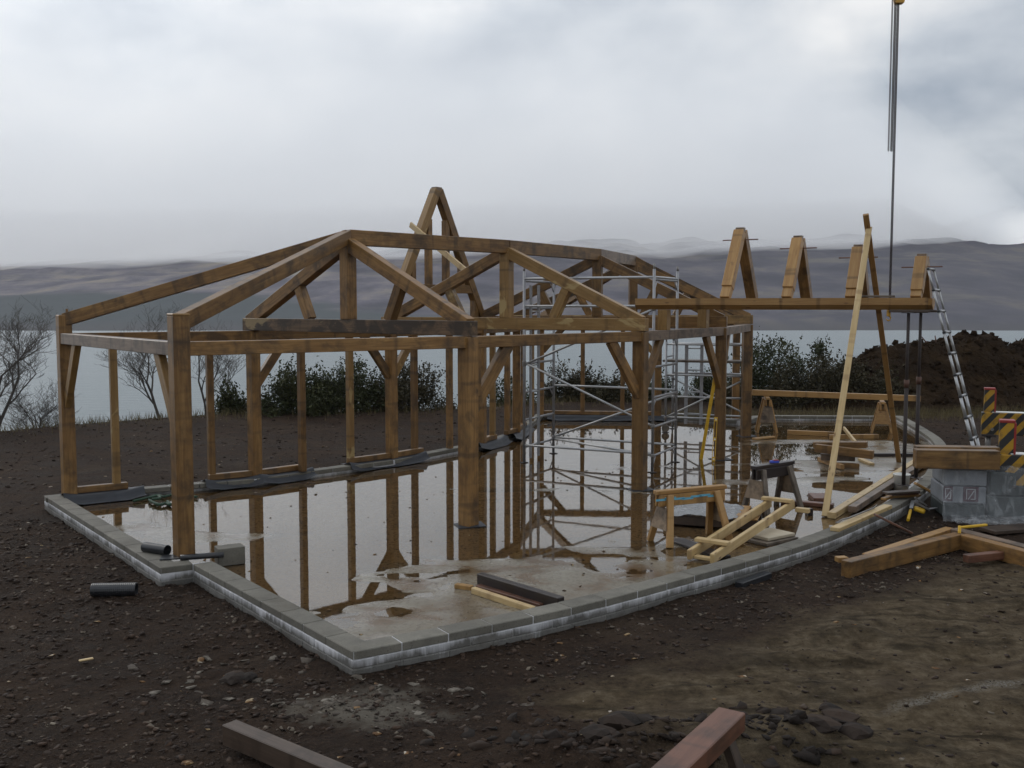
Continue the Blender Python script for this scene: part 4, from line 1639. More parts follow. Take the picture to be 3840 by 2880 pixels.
# pale boards (two thin slabs) at the front wall
for k, (dz, mt_, lab) in enumerate(((0.018, OLD_WOOD, 'grey flat slab underneath a pale slab by the front wall'), (0.062, flat_mat('pale_fibreboard', (0.44, 0.38, 0.28), 0.6), 'pale cream flat slab lying on a greyer one by the front wall'))):
    o = slab_box('flat_slab', (3.2 + 0.02 * k, 12.45 + 0.05 * k, dz), (0.6 - 0.1 * k, 0.44 - 0.05 * k, 0.038), mt_, None, 0.62, 0.004)
    tag(o, lab, 'slab')
o = board('black wet plank lying in the water under the blue-marked sawhorse', *lay(2535, 2020, 2715, 2085, 0.03), 0.2, 0.03, BLACK_WOOD)

# long beams on the slab at the right
a, b = lay(3118, 1921, 3440, 1720, 0.09)
board('long pale beam lying on the slab, its far end near the props', a, b, 0.11, 0.09, PINE, 'long_beam', 'beam', 'long beams on the slab')
a, b = lay(3195, 1897, 3470, 1722, 0.1, 0.02)
board('long greyer beam lying right beside a paler one, nearer the wall', a, b, 0.11, 0.09, OAK_GREY, 'long_beam', 'beam', 'long beams on the slab')
# board resting on the wall top with a crowbar
a, b = lay(3130, 1978, 3330, 1892, 0.05, CT)
board('pale pine board resting on top of the front wall', a, b, 0.12, 0.05, PINE)
cb = thing('crowbar', tuple(a.lerp(b, 0.3)), 'dark steel crowbar lying on the pale board upon the wall', 'crowbar')
zt = CT + 0.05
pts = [z_of(a.lerp(b, 0.12), zt + 0.012) + V(-0.03, 0.07, 0), z_of(a.lerp(b, 0.18), zt + 0.035) + V(-0.02, 0.05, 0), z_of(a.lerp(b, 0.26), zt + 0.03) + V(0, 0.04, 0), z_of(a.lerp(b, 0.74), zt + 0.02) + V(0, 0.05, 0), z_of(a.lerp(b, 0.80), zt + 0.045) + V(0, 0.05, 0)]
path_tube('shank', pts, [0.009, 0.012, 0.012, 0.012, 0.007], STEEL_G, cb, 7)
slab_box('claw', tuple(pts[0]), (0.05, 0.035, 0.01), STEEL_G, cb, 0.6, 0.002)
board('short reddish board leaning from wall top down to the mud', G(3281, 1930, CT + 0.06), G(3418, 1998, -0.06), 0.1, 0.03, RED_WOOD)
# offcuts by the props
for i, (x0, y0, x1, y1, z, mt_, lab) in enumerate((
        (3318, 1846, 3440, 1838, 0.20, DARK_WOOD, 'dark flat offcut on top of the small pile below the props'),
        (3330, 1858, 3445, 1852, 0.12, PINE_WET, 'orange-brown offcut at the bottom of the pile below the props'),
        (3340, 1848, 3440, 1845, 0.165, RED_WOOD, 'reddish offcut in the middle of the pile below the props'),
        (3312, 1868, 3345, 1858, 0.12, PINE_WET, 'stubby orange offcut lying at the left of the offcut pile'))):
    a, b = lay(x0, y0, x1, y1, 0.03, z)
    board(lab, a, b, 0.14 - 0.02 * i, 0.035, mt_, 'offcut', 'offcut', 'offcuts below the props')
board('orange-brown board slanting off the wall behind the offcut pile', G(3432, 1812, 0.21), G(3522, 1862, 0.0), 0.1, 0.04, PINE_WET)
bk = G(3380, 1838, 0.0)
bkt = thing('bucket', tuple(bk), 'white plastic bucket standing behind the near steel prop', 'bucket')
bm = bmesh.new()
prof = [(0.001, 0.0), (0.105, 0.0), (0.125, 0.24), (0.132, 0.245), (0.132, 0.262), (0.118, 0.262), (0.1, 0.03), (0.001, 0.03)]
rows = [[bm.verts.new((r_ * math.cos(2 * math.pi * k / 20), r_ * math.sin(2 * math.pi * k / 20), z)) for k in range(20)] for r_, z in prof]
for A, Bv in zip(rows, rows[1:]):
    for k in range(20):
        bm.faces.new((A[k], A[(k + 1) % 20], Bv[(k + 1) % 20], Bv[k]))
link('pail', bm_mesh('pail', bm, WHITE_P, True), Matrix.Translation(bk), bkt)
path_tube('bail', [bk + V(0.13 * math.cos(t), 0.02, 0.245 - 0.09 * math.sin(t)) for t in np.linspace(0, math.pi, 9)], 0.004, STEEL_G, bkt, 6)
# saw and tools on the mud
for (x0, y0, x1, y1, lab) in ((3405, 1950, 3425, 1905, 'yellow-handled trowel leaning on the wall beside the plastic-wrapped stack'),):
    t0, t1 = G(x0, y0, -0.05), G(3424, 1876, 0.1)
    tr = thing('trowel', tuple(t0), lab, 'trowel')
    tube('handle', t0, t0.lerp(t1, 0.48), 0.022, YELLOW, tr, 8)
    tube('shaft', t0.lerp(t1, 0.48), t0.lerp(t1, 0.6), 0.009, STEEL_G, tr, 6)
    timber('blade', t0.lerp(t1, 0.6), t1, 0.05, 0.006, ALU_B, tr, bev=0.001)
sw = G(3455, 1925, -0.05)
sk = thing('cutter', tuple(sw), 'grey metal cutter with a yellow guard lying on the mud', 'cutter')
slab_box('guard', tuple(sw + V(-0.03, 0, 0.05)), (0.16, 0.09, 0.06), YELLOW, sk, -0.5, 0.02, (0.2, 0.3))
timber('arm', sw + V(-0.1, 0.02, 0.16), sw + V(0.12, 0.0, 0.05), 0.04, 0.03, STEEL_G, sk)
timber('arm', sw + V(-0.08, 0.06, 0.22), sw + V(0.1, 0.05, 0.1), 0.03, 0.025, STEEL_G, sk)
tube('grip', sw + V(0.08, 0, 0.06), sw + V(0.36, 0.03, 0.09), 0.012, ALU, sk, 8)

# stack of heavy timbers in the middle of the slab
board('upper dark timber of the crossed pile, pointed at its right end', G(3052, 1668, 0.36), G(3252, 1668, 0.42), 0.16, 0.11, OAK, 'heavy_timber', 'timber', 'crossed timbers piled on the slab')
board('brown timber slanting across the front of the crossed pile', G(3050, 1676, 0.33) + V(0, -0.12, 0), G(3266, 1702, 0.28) + V(0, -0.12, 0), 0.13, 0.15, OAK, 'heavy_timber', 'timber', 'crossed timbers piled on the slab')
board('lower grey-brown timber showing its cut end beneath the crossed pile', G(3078, 1712, 0.16), G(3205, 1716, 0.16), 0.16, 0.12, OAK_GREY, 'heavy_timber', 'timber', 'crossed timbers piled on the slab')
board('thin pale bearer under the left of the crossed timbers', G(3072, 1722, 0.06), G(3160, 1752, 0.06), 0.07, 0.09, PINE_WET, 'bearer', 'bearer')
board('dark square bearer under the right of the crossed timbers', G(3130, 1745, 0.05), G(3222, 1748, 0.05), 0.1, 0.1, OAK, 'bearer', 'bearer')
board('narrow pine lath sticking out behind the crossed timbers', G(3165, 1606, 0.1), G(3208, 1660, 0.25), 0.05, 0.08, PINE)
board('narrow pale board poking out to the right under the crossed timbers', G(3225, 1722, 0.05), G(3270, 1742, 0.03), 0.1, 0.05, PINE)
a, b = lay(2953, 1612, 3131, 1620, 0.1)
board('straight pine timber lying alone on the wet slab, left of another', a, b, 0.1, 0.1, PINE_WET)
a, b = lay(3112, 1630, 3293, 1628, 0.1)
board('straight pine timber lying behind the tall bright lath', a, b, 0.1, 0.1, PINE_WET)
a, b = lay(3265, 1700, 3445, 1700, 0.07)
board('black wet timber lying across the slab behind the props', a, b, 0.1, 0.07, BLACK_WOOD)
a, b = lay(2828, 1642, 2898, 1634, 0.05)
board('short orange board lying in water near the last front post', a, b, 0.14, 0.04, PINE_WET)
a, b = lay(2930, 1872, 3126, 1888, 0.06)
board('reddish board lying in the water behind the dark sawhorse', a, b, 0.13, 0.055, RED_WOOD)
a, b = lay(3062, 1848, 3085, 1868, 0.06)
board('short wide reddish block between the dark sawhorse and the bright lath', a, b, 0.26, 0.055, RED_WOOD)
o = slab_box('cube_offcut', tuple(G(3034, 1918, 0.04)), (0.085, 0.085, 0.09), BLACK_WOOD, None, 0.3)
tag(o, 'little black cube offcut standing in the puddle', 'offcut')
# dark steel-like channel and boards near the front corner
a, b = lay(1800, 2148, 2105, 2240, 0.13)
board('thick black-brown timber lying against the front wall', a, b, 0.09, 0.13, BLACK_WOOD)
a2, b2 = lay(1798, 2190, 2040, 2262, 0.035)
board('flat dark red board between the black timber and the pale batten', a2, b2, 0.12, 0.035, RED_WOOD)
a3, b3 = lay(1775, 2198, 2000, 2272, 0.07)
board('fresh pale knotty batten beside the dark timbers near the front wall', a3 - V(0, 0.02, 0), b3 - V(0, 0.02, 0), 0.06, 0.065, PINE)
a4, b4 = lay(1709, 2187, 1770, 2196, 0.05)
board('stubby pale offcut lying left of the knotty batten', a4, b4, 0.07, 0.05, PINE_WET, 'offcut', 'offcut')
# concrete block and membrane rolls at the corner post
o = slab_box('loose_block', tuple(V(P2.x + 0.47, P2.y + 0.14, 0.10)), (0.3, 0.2, 0.2), BLOCK_TOP, None, 0.5, 0.006)
tag(o, 'loose grey concrete block standing beside the front corner post', 'block')
rl = thing('membrane_roll', (P2.x, P2.y - 0.1, CT), 'curled black damp membrane under the foot of the front corner post', 'membrane')
for (sx_, ex_, rr) in ((V(-0.52, 0.22, 0.05), V(-0.2, 0.04, 0.055), 0.058),):
    bm = bmesh.new()
    tube_bm(bm, P2 + sx_, P2 + ex_, rr, rr, 16, False)
    for v in bm.verts:
        pass
    link('roll', bm_mesh('roll', bm, BLACK_P, True), None, rl)
timber('flat_strip', P2 + V(-0.22, -0.12, 0.012), P2 + V(0.42, 0.0, 0.014), 0.2, 0.012, BLACK_P, rl, bev=0.002)
tube('roll', P2 + V(0.02, -0.2, 0.03), P2 + V(0.46, -0.06, 0.03), 0.032, BLACK_P, rl, 12)
# black drain pipe on the ground
pa, pb = G(345, 2212, -0.02), G(512, 2209, -0.02)
pp = thing('drain_pipe', tuple((pa + pb) / 2), 'short black ribbed drain pipe lying on the dark gravel', 'pipe')
bm = bmesh.new()
N_ = 46
rows = []
ddp = (pb - pa)
Mx = frame_matrix(pa, pb)
yy, zz = Mx.col[1].to_3d(), Mx.col[2].to_3d()
for i in range(N_ + 1):
    rr = 0.066 + (0.0035 if i % 2 else 0.0)
    c = pa + ddp * (i / N_)
    rows.append([bm.verts.new(c + (yy * math.cos(2 * math.pi * k / 18) + zz * math.sin(2 * math.pi * k / 18)) * rr) for k in range(18)])
rows.append([bm.verts.new(pb + (yy * math.cos(2 * math.pi * k / 18) + zz * math.sin(2 * math.pi * k / 18)) * 0.056) for k in range(18)])
rows.append([bm.verts.new(pb - ddp * 0.4 + (yy * math.cos(2 * math.pi * k / 18) + zz * math.sin(2 * math.pi * k / 18)) * 0.056) for k in range(18)])
for A, Bv in zip(rows, rows[1:]):
    for k in range(18):
        bm.faces.new((A[k], A[(k + 1) % 18], Bv[(k + 1) % 18], Bv[k]))
bm.faces.new(rows[0][::-1])
link('pipe_wall', bm_mesh('pipe_wall', bm, BLACK_P), None, pp)


# damp membrane hanging over the back wall
def membrane(label, a, b, flop=0.16, seed=1, z=CT + 0.006):
    d = dirn(a, b)
    n = Vector((d.y, -d.x, 0))                       # towards the slab
    L = (b - a).length
    nu = max(6, int(L / 0.08))
    prof = [(-0.09, 0.002), (0.0, 0.004), (0.14, 0.006), (0.175, -0.01), (0.20, -0.055), (0.225, -0.104), (0.25 + flop * 0.3, -0.114)]
    bm = bmesh.new()
    rows = []
    for i in range(nu + 1):
        s = i / nu
        w = 1 + 0.5 * float(fbm(np.array(s * L * 1.7 + seed), np.array(seed * 1.3), 3, seed))
        end = min(s, 1 - s) * L
        lift = 0.05 * max(0, 1 - end / 0.25)
        rows.append([bm.verts.new(tuple(a + d * (s * L) + n * (o * (w if o > 0.1 else 1)) + V(0, 0, z + h_ * min(1.0, w) + (lift if o > 0.1 else 0)))) for o, h_ in prof])
    for A, Bv in zip(rows, rows[1:]):
        for k in range(len(prof) - 1):
            bm.faces.new((A[k], A[k + 1], Bv[k + 1], Bv[k]))
    o = link('membrane_strip', bm_mesh('membrane_strip', bm, MEMBRANE, True))
    return tag(o, label, 'membrane', 'damp membrane strips under the back wall')


Z0 = Vector((0, 0, -CT))
membrane('glossy black membrane strip under the back left corner post', P1 + Z0 - dirn(P1, B1) * 0.12, P1.lerp(B1, 0.36) + Z0, 0.2, 3)
membrane('black membrane strip below the first middle post of the back wall', P1.lerp(B1, tpos(P1, B1, ST['st2']) - 0.06) + Z0, B1 + Z0 + dirn(P1, B1) * 0.05, 0.24, 5)
membrane('black membrane strip right of the first middle post of the back wall', B1 + Z0, B1.lerp(B2, 0.36) + Z0, 0.2, 7)
membrane('black membrane strip curling up below the V-braced back post', B1.lerp(B2, 0.62) + Z0, B2.lerp(B3, 0.3) + Z0, 0.2, 9)
membrane('grey-black membrane strip behind the thick front post', B3 + Z0 - dirn(B2, B3) * 0.3, B3.lerp(B4, 0.5) + Z0, 0.16, 11)
membrane('grey-black membrane strip near the foot of the scaffold ladder', B3.lerp(B4, 0.66) + Z0, B4.lerp(B5, 0.3) + Z0, 0.16, 13)
membrane('long blue-grey membrane strip along the far end wall', B5.lerp(RP, 0.06) + Z0, RP + Z0 + V(0.5, 0, 0), 0.3, 15)
# little slips of membrane under the free posts
for p, lab in ((P3, 'thin black membrane square beneath the thick front post in the puddle'), (P4, 'thin black membrane square beneath the post by the scaffold'), (P5, 'thin black membrane square below the post with the yellow level'), (P6, 'thin black membrane square below the last front post')):
    o = slab_box('membrane_square', (p.x + 0.02, p.y - 0.01, 0.008), (0.38, 0.3, 0.008), MEMBRANE, None, 0.3, 0.002, (0.02, -0.02))
    tag(o, lab, 'membrane', 'membrane squares under the free posts')

# green net / rope heap
gr = [G(x, y, 0.03) for x, y in ((500, 1879), (530, 1872), (560, 1865), (590, 1857), (615, 1862), (640, 1857), (665, 1862), (700, 1860), (738, 1863))]
gn = thing('green_rope', tuple(gr[0]), 'tangle of dark green rope lying at the edge of the puddle', 'rope')
path_tube('coil', catmull(gr, 5), 0.02, GREEN_ROPE, gn, 7)
gr2 = [G(x, y, 0.035) for x, y in ((560, 1875), (575, 1884), (600, 1892), (622, 1888), (640, 1893), (628, 1880))]
path_tube('coil', catmull(gr2, 5), 0.022, GREEN_ROPE, gn, 7)
gr3 = [G(x, y, 0.07) for x, y in ((560, 1866), (590, 1860), (600, 1868), (570, 1872))]
path_tube('coil', catmull(gr3, 5), 0.02, GREEN_ROPE, gn, 7)

# level and straight edge leaning on the post with the dark braces
lv = thing('spirit_level', tuple(G(2687, 1731)), 'yellow spirit level standing against the dark braced post', 'level')
l0, l1 = G(2684, 1733), z_of(P5, 0) + V(-0.10, -0.10, 0.82)
l0 = V(P5.x - 0.16, P5.y - 0.22, 0.0)
ld = (l1 - l0)
for s in (-0.026, 0.026):
    timber('edge_rail', l0 + V(s, 0, 0), l1 + V(s, 0, 0), 0.012, 0.022, YELLOW, lv, side=(1, 0, 0), bev=0.002)
for t0, t1 in ((0.0, 0.1), (0.46, 0.54), (0.9, 1.0)):
    timber('vial_block', l0 + ld * t0, l0 + ld * t1, 0.05, 0.02, YELLOW, lv, side=(1, 0, 0), bev=0.002)
for t in (0.05, 0.5, 0.95):
    c = l0 + ld * t
    tube('vial', c + V(0, -0.013, 0), c + V(0, 0.013, 0), 0.016, WHITE_P, lv, 10)
s0 = G(2629, 1723)
o = timber('straight_edge', s0, V(P5.x - 0.12, P5.y - 0.1, 1.62), 0.06, 0.02, YELLOW, side=(1, 0, 0), bev=0.002)
tag(o, 'long yellow straight edge leaning against the dark braced post', 'straight edge')

# ================================================================== TELESCOPIC LADDER
lt, lb_ = V(6.37, 15.5, 3.47), V(7.16, 15.0, -0.02)
lad = thing('telescopic_ladder', tuple(lb_), 'silver telescopic ladder with black joints leaning on the beam end', 'ladder')
ldir = (lt - lb_)
wv = V(0.56, 0.83, 0).normalized() * 0.2
NS = 11
for s in (-1, 1):
    for k in range(NS):
        r_ = 0.030 - 0.0015 * k
        tube('rail_section', lb_ + wv * s + ldir * (k / NS), lb_ + wv * s + ldir * ((k + 1) / NS - 0.002), r_, ALU_B, lad, 10)
for k in range(1, NS + 1):
    c = lb_ + ldir * (k / NS)
    rg = tube('rung', c - wv, c + wv, 0.02, ALU_B, lad, 8)
    for s in (-1, 1):
        r_ = 0.036 - 0.0013 * k
        tube('joint_collar', c + wv * s - ldir.normalized() * 0.02, c + wv * s + ldir.normalized() * 0.012, r_, BLACK_P, rg, 10)
    timber('latch', c - wv * 0.9, c - wv * 0.55, 0.036, 0.036, BLACK_P, rg)

# ================================================================== CRANE STABILISERS
crn = thing('mobile_crane', (9.5, 15.5, -0.1), 'crane stabiliser legs painted in yellow and black hazard stripes at the right edge', 'crane')
od = V(0.93, -0.36, 0).normalized()
for J, zg in ((V(6.93, 14.1, 0), -0.08), (V(9.32, 19.7, 0), -0.08)):
    rz = math.atan2(od.y, od.x)
    slab_box('jack_housing', tuple(z_of(J, 1.06)), (0.19, 0.19, 0.46), HAZARD, crn, rz, 0.008)
    slab_box('housing_cap', tuple(z_of(J, 1.305)), (0.2, 0.2, 0.04), RED, crn, rz, 0.006)
    slab_box('red_edge', tuple(z_of(J + od * 0.098 - V(od.y, -od.x, 0) * -0.0, 1.06)), (0.03, 0.2, 0.46), RED, crn, rz, 0.004)
    slab_box('outrigger_beam', tuple(z_of(J + od * 0.72, 0.63)), (1.7, 0.24, 0.43), HAZARD, crn, rz, 0.01)
    slab_box('beam_cap', tuple(z_of(J + od * 0.8, 0.855)), (1.5, 0.2, 0.014), WHITE_P, crn, rz, 0.003)
    slab_box('end_shoe', tuple(z_of(J + od * 0.0, 0.40)), (0.26, 0.26, 0.045), STEEL, crn, rz, 0.006)
    tube('jack_leg', z_of(J, zg + 0.05), z_of(J, 0.45), 0.052, STEEL_G, crn, 16)
    tube('foot_pad', z_of(J, zg), z_of(J, zg + 0.06), 0.17, STEEL, crn, 20)
    tube('pin', z_of(J + od * 0.06, 0.52) - V(-od.y, od.x, 0) * 0.135, z_of(J + od * 0.06, 0.52) + V(-od.y, od.x, 0) * 0.135, 0.03, STEEL_G, crn, 12)
mid = (V(6.93, 14.1, 0) + V(9.32, 19.7, 0)) / 2
cd = dirn(V(6.93, 14.1, 0), V(9.32, 19.7, 0))
slab_box('chassis', tuple(z_of(mid + od * 2.3, 0.85)), (9.0, 1.3, 0.5), STEEL, crn, math.atan2(cd.y, cd.x), 0.03)

# ================================================================== WRAPPED STACK, BEAM ON IT, TIMBERS ON THE MUD
sc0 = G(3532, 1950, -0.08)
su = V(0.985, -0.17, 0).normalized()
sv = V(0.17, 0.985, 0).normalized()
stk = thing('wrapped_stack', tuple(sc0 + su * 0.6 + sv * 0.4), 'stack of grey packs wrapped in clear plastic printed with burgundy squares', 'stack')
cz = -0.08
PACK = flat_mat('grey_insulation_pack', (0.19, 0.205, 0.225), 0.7, 0, 0.15, 5)
PACK_D = flat_mat('dark_pack', (0.035, 0.045, 0.045), 0.6, 0, 0.3, 5)
rzs = math.atan2(su.y, su.x)
for i, (ou, ov, lu, lv_, z0, z1, mt_) in enumerate(((0.3, 0.42, 0.56, 0.74, 0.04, 0.22, PACK_D), (0.3, 0.42, 0.57, 0.75, 0.23, 0.47, PACK), (0.31, 0.42, 0.56, 0.73, 0.48, 0.71, PACK),
                                                     (0.92, 0.44, 0.6, 0.7, 0.04, 0.34, PACK_D), (0.93, 0.45, 0.58, 0.7, 0.35, 0.68, PACK_D))):
    c = sc0 + su * ou + sv * ov
    slab_box('pack', (c.x, c.y, cz + (z0 + z1) / 2), (lu, lv_, z1 - z0), mt_, stk, rzs, 0.015)
# film draped over the packs
bm = bmesh.new()
res = 34
gg = []
for j in range(res):
    t = j / (res - 1)
    row = []
    for i in range(res + 10):
        s = i / (res + 9)
        x_ = -0.03 + s * 1.36
        if t < 0.62:
            h_ = t / 0.62
            z_ = cz + 0.02 + 0.72 * h_
            y_ = -0.02 - 0.16 * (1 - h_) ** 2
            sag = 0.10 * math.exp(-((x_ - 0.68) / 0.16) ** 2) * h_
        else:
            h_ = (t - 0.62) / 0.38
            z_ = cz + 0.74
            y_ = -0.02 + 0.85 * h_
            sag = 0.0
        wob = 0.15 * float(fbm(np.array(x_ * 4.0 + 3 + t * 2), np.array(t * 5.0), 5, 91))
        p = sc0 + su * (x_ + 0.3 * wob) + sv * (y_ + sag - (abs(wob) if t < 0.62 else 0))
        row.append(bm.verts.new((p.x, p.y, z_ + (wob if t >= 0.62 else 0))))
    gg.append(row)
for j in range(res - 1):
    for i in range(res + 9):
        bm.faces.new((gg[j][i], gg[j][i + 1], gg[j + 1][i + 1], gg[j + 1][i]))
link('plastic_wrap', bm_mesh('plastic_wrap', bm, FILM, True), None, stk)
sheet('plastic_skirt', sc0 + su * 0.75 - sv * 0.22, su, sv, 1.3, 0.5, cz + 0.06, 0.14, FILM, stk, 8, 30)
for ou in (0.06, 0.36):
    c = sc0 + su * (ou + 0.02) + sv * 0.040
    wq = 0.2 if ou > 0.1 else 0.12
    zc_ = cz + 0.37
    slab_box('print_square', (c.x, c.y, zc_), (wq, 0.004, 0.21), BURGUNDY, stk, rzs, 0)
    for (du, dz, lu, lz, rt) in ((-0.28, 0.0, 0.012, 0.15, 0), (0.28, 0.0, 0.012, 0.15, 0), (0.0, 0.07, 0.6, 0.012, 0), (0.03, -0.01, 0.014, 0.15, 0.55), (0.14, -0.07, 0.3, 0.012, 0)):
        p = c + su * (du * wq) - sv * 0.004
        lu_ = lu if lu < 0.05 else lu * wq
        M = Matrix.Translation((p.x, p.y, zc_ + dz)) @ Matrix.Rotation(rzs, 4, 'Z') @ Matrix.Rotation(rt, 4, 'Y')
        link('print_stroke', bm_mesh('print_stroke', box_bm(lu_, 0.003, lz, 0), WHITE_INK), M, stk)
a, b = G(3440, 1703, 0.84), G(3752, 1700, 0.84)
a, b = V(a.x, a.y, 0) , V(b.x, b.y, 0)
tb0, tb1 = V(5.62, 14.02, 0.79), V(6.72, 13.9, 0.79)
board('thick brown oak timber lying on the plastic-wrapped stack', tb0, tb1, 0.2, 0.26, OAK, 'heavy_timber', 'timber')
board('shorter oak timber hidden behind another one on the wrapped stack', tb0 + V(0.1, 0.24, 0.02), tb1 + V(0.12, 0.24, 0.02), 0.2, 0.25, OAK, 'heavy_timber', 'timber')

# corner assembly of double timbers on the mud at the right
ca = thing('corner_assembly', tuple(G(3590, 2010, -0.05)), 'corner of paired oak timbers lying on the mud before the crane leg', 'timber assembly')
k0 = G(3597, 2020, 0.04)
l0_ = G(3172, 2122, 0.04)
r0_ = G(3990, 2120, 0.04)
dl, dr_ = dirn(k0, l0_), dirn(k0, r0_)
timber('arm_timber', z_of(k0, 0.02), z_of(l0_, 0.0), 0.13, 0.19, OAK, ca)
timber('arm_timber', z_of(k0 + V(0.02, 0.32, 0), 0.03), z_of(l0_ + V(0.35, 0.36, 0), 0.0), 0.11, 0.17, PINE_WET, ca)
timber('arm_timber', z_of(k0 + dr_ * 0.05, 0.018), z_of(r0_, 0.0), 0.13, 0.19, OAK, ca)
timber('arm_timber', z_of(k0 + V(0.05, 0.26, 0), 0.032), z_of(r0_ + V(0.1, 0.3, 0), 0.01), 0.15, 0.17, OAK_GREY, ca)
tube('corner_pin', z_of(k0, 0.0), z_of(k0, 0.2), 0.02, YELLOW, ca, 8)
board('thin yellow-edged batten lying behind the corner of paired timbers', G(3602, 1978, 0.08), G(3700, 1968, 0.08), 0.04, 0.03, YELLOW, 'batten', 'batten')
board('short reddish timber half under the right arm of the timber corner', G(3622, 2095, -0.01), G(3760, 2080, -0.01), 0.1, 0.09, RED_WOOD)
board('small orange wedge at the left tip of the timber corner', G(3137, 2098, 0.0), G(3175, 2096, 0.0), 0.1, 0.06, PINE_WET, 'wedge', 'wedge')
board('dark plank on the mud beneath the crane foot', G(3700, 1990, -0.04), G(3900, 1975, -0.04), 0.3, 0.05, DARK_WOOD, 'plank', 'plank')
# foreground timber at the bottom edge
a, b = G(860, 2745, 0.04), G(1330, 2945, 0.04)
board('dark brown squared timber lying at the bottom edge of the ground', a, b, 0.12, 0.14, DARK_WOOD, 'heavy_timber', 'timber')
board('little black strip of pipe half buried at the foot of the front wall', G(2770, 2195, -0.07), G(2880, 2155, -0.06), 0.1, 0.07, BLACK_P, 'pipe_strip', 'pipe')
board('brown offcut wedge lying in the dark clods', G(2085, 2830, -0.02), G(2130, 2800, 0.02), 0.08, 0.04, PINE_WET, 'offcut', 'offcut')
board('white splinter of wood on the mud left of the front corner', G(296, 2478, -0.08), G(350, 2468, -0.08), 0.03, 0.015, PINE, 'splinter', 'splinter')


# ================================================================== STONES
def stone_heap(name, xy, size, mat, flat=0.45, seed=0, zfun=ground_z, sink=0.25):
    r = np.random.default_rng(seed)
    n = len(xy)
    cube = np.array([(x, y, z) for x in (-1, 1) for y in (-1, 1) for z in (-1, 1)], float)
    q = np.array([(0, 1, 3, 2), (4, 6, 7, 5), (0, 4, 5, 1), (2, 3, 7, 6), (0, 2, 6, 4), (1, 5, 7, 3)])
    v = np.repeat(cube[None], n, 0) * (0.5 + 0.32 * (r.random((n, 8, 3)) - 0.5) * 2)
    top = v[:, :, 2] > 0
    v[:, :, 0] *= np.where(top, 0.55 + 0.35 * r.random((n, 8)), 1)
    v[:, :, 1] *= np.where(top, 0.55 + 0.35 * r.random((n, 8)), 1)
    asp = 0.55 + 0.45 * r.random(n)
    v *= np.stack([size, size * asp, size * (flat * (0.5 + 0.8 * r.random(n)))], -1)[:, None, :]
    t = r.normal(0, 0.25, n)
    c, s = np.cos(t)[:, None], np.sin(t)[:, None]
    v = np.stack([v[..., 0] * c + v[..., 2] * s, v[..., 1], -v[..., 0] * s + v[..., 2] * c], -1)
    t = r.random(n) * 6.283
    c, s = np.cos(t)[:, None], np.sin(t)[:, None]
    v = np.stack([v[..., 0] * c - v[..., 1] * s, v[..., 0] * s + v[..., 1] * c, v[..., 2]], -1)
    z = zfun(xy[:, 0], xy[:, 1])
    v += np.stack([xy[:, 0], xy[:, 1], z + size * flat * (0.5 - sink)], -1)[:, None, :]
    f = (q[None] + (np.arange(n) * 8)[:, None, None]).reshape(-1, 4)
    me = bpy.data.meshes.new(name)
    V_ = v.reshape(-1, 3)
    me.vertices.add(len(V_))
    me.vertices.foreach_set('co', V_.ravel().astype(np.float32))
    me.loops.add(len(f) * 4)
    me.loops.foreach_set('vertex_index', f.ravel().astype(np.int32))
    me.polygons.add(len(f))
    me.polygons.foreach_set('loop_start', np.arange(0, len(f) * 4, 4, dtype=np.int32))
    me.polygons.foreach_set('loop_total', np.full(len(f), 4, np.int32))
    me.update(calc_edges=True)
    me.materials.append(mat)
    return link(name, me)


def scatter(n, x0, x1, y0, y1, seed, dens=None):
    r = np.random.default_rng(seed)
    xy = np.stack([x0 + (x1 - x0) * r.random(n), y0 + (y1 - y0) * r.random(n)], -1)
    ok = ~inside(xy[:, 0], xy[:, 1], ring2)
    ok &= np.abs(xy[:, 0]) < xy[:, 1] * 0.56 + 0.6
    if dens is not None:
        ok &= r.random(n) < dens(xy[:, 0], xy[:, 1])
    return xy[ok]


def no_sand(x, y):
    return np.where((x * 0.75 - np.abs(y - 7.4) * 0.95) > 0.1, 0.12, 1.0) * np.clip(0.35 + 2.2 * (fbm(x * 0.9, y * 0.9, 4, 101) + 0.25), 0.1, 1)


xy = scatter(80000, -8, 9, 5.6, 14, 201, no_sand)
sz = 0.005 + 0.024 * np.random.default_rng(5).random(len(xy)) ** 5
stone_heap('gravel', xy, sz * 2.0, STONES, 0.3, 1)['kind'] = 'stuff'
xy = scatter(16000, -14, 16, 12, 29, 203)
sz = 0.010 + 0.035 * np.random.default_rng(6).random(len(xy)) ** 5
stone_heap('gravel', xy, sz * 2.0, STONES, 0.3, 2)['kind'] = 'stuff'


xy = scatter(900, -9, 9, 5.8, 22, 209)
sz = 0.006 + 0.034 * np.random.default_rng(15).random(len(xy)) ** 3
stone_heap('wood_chips', xy, sz * 1.6, stone_mat('trodden_chips', [(0.0, (0.1, 0.05, 0.02)), (0.5, (0.2, 0.11, 0.045)), (0.8, (0.3, 0.22, 0.12)), (1.0, (0.5, 0.46, 0.4))], 25), 0.16, 12)['kind'] = 'stuff'


def near_corner(x, y):
    return np.exp(-(((x + 1.2) / 0.75) ** 2 + ((y - 7.45) / 0.33) ** 2) * 1.2) + 0.16 * np.exp(-(((x + 2.6) / 0.9) ** 2 + ((y - 8.2) / 0.5) ** 2))


xy = scatter(3000, -3.6, 0.2, 6.3, 9.2, 205, near_corner)
sz = 0.012 + 0.055 * np.random.default_rng(7).random(len(xy)) ** 3.5
stone_heap('rubble', xy, sz * 1.7, PALE_STONES, 0.13, 3, sink=0.2)['kind'] = 'stuff'


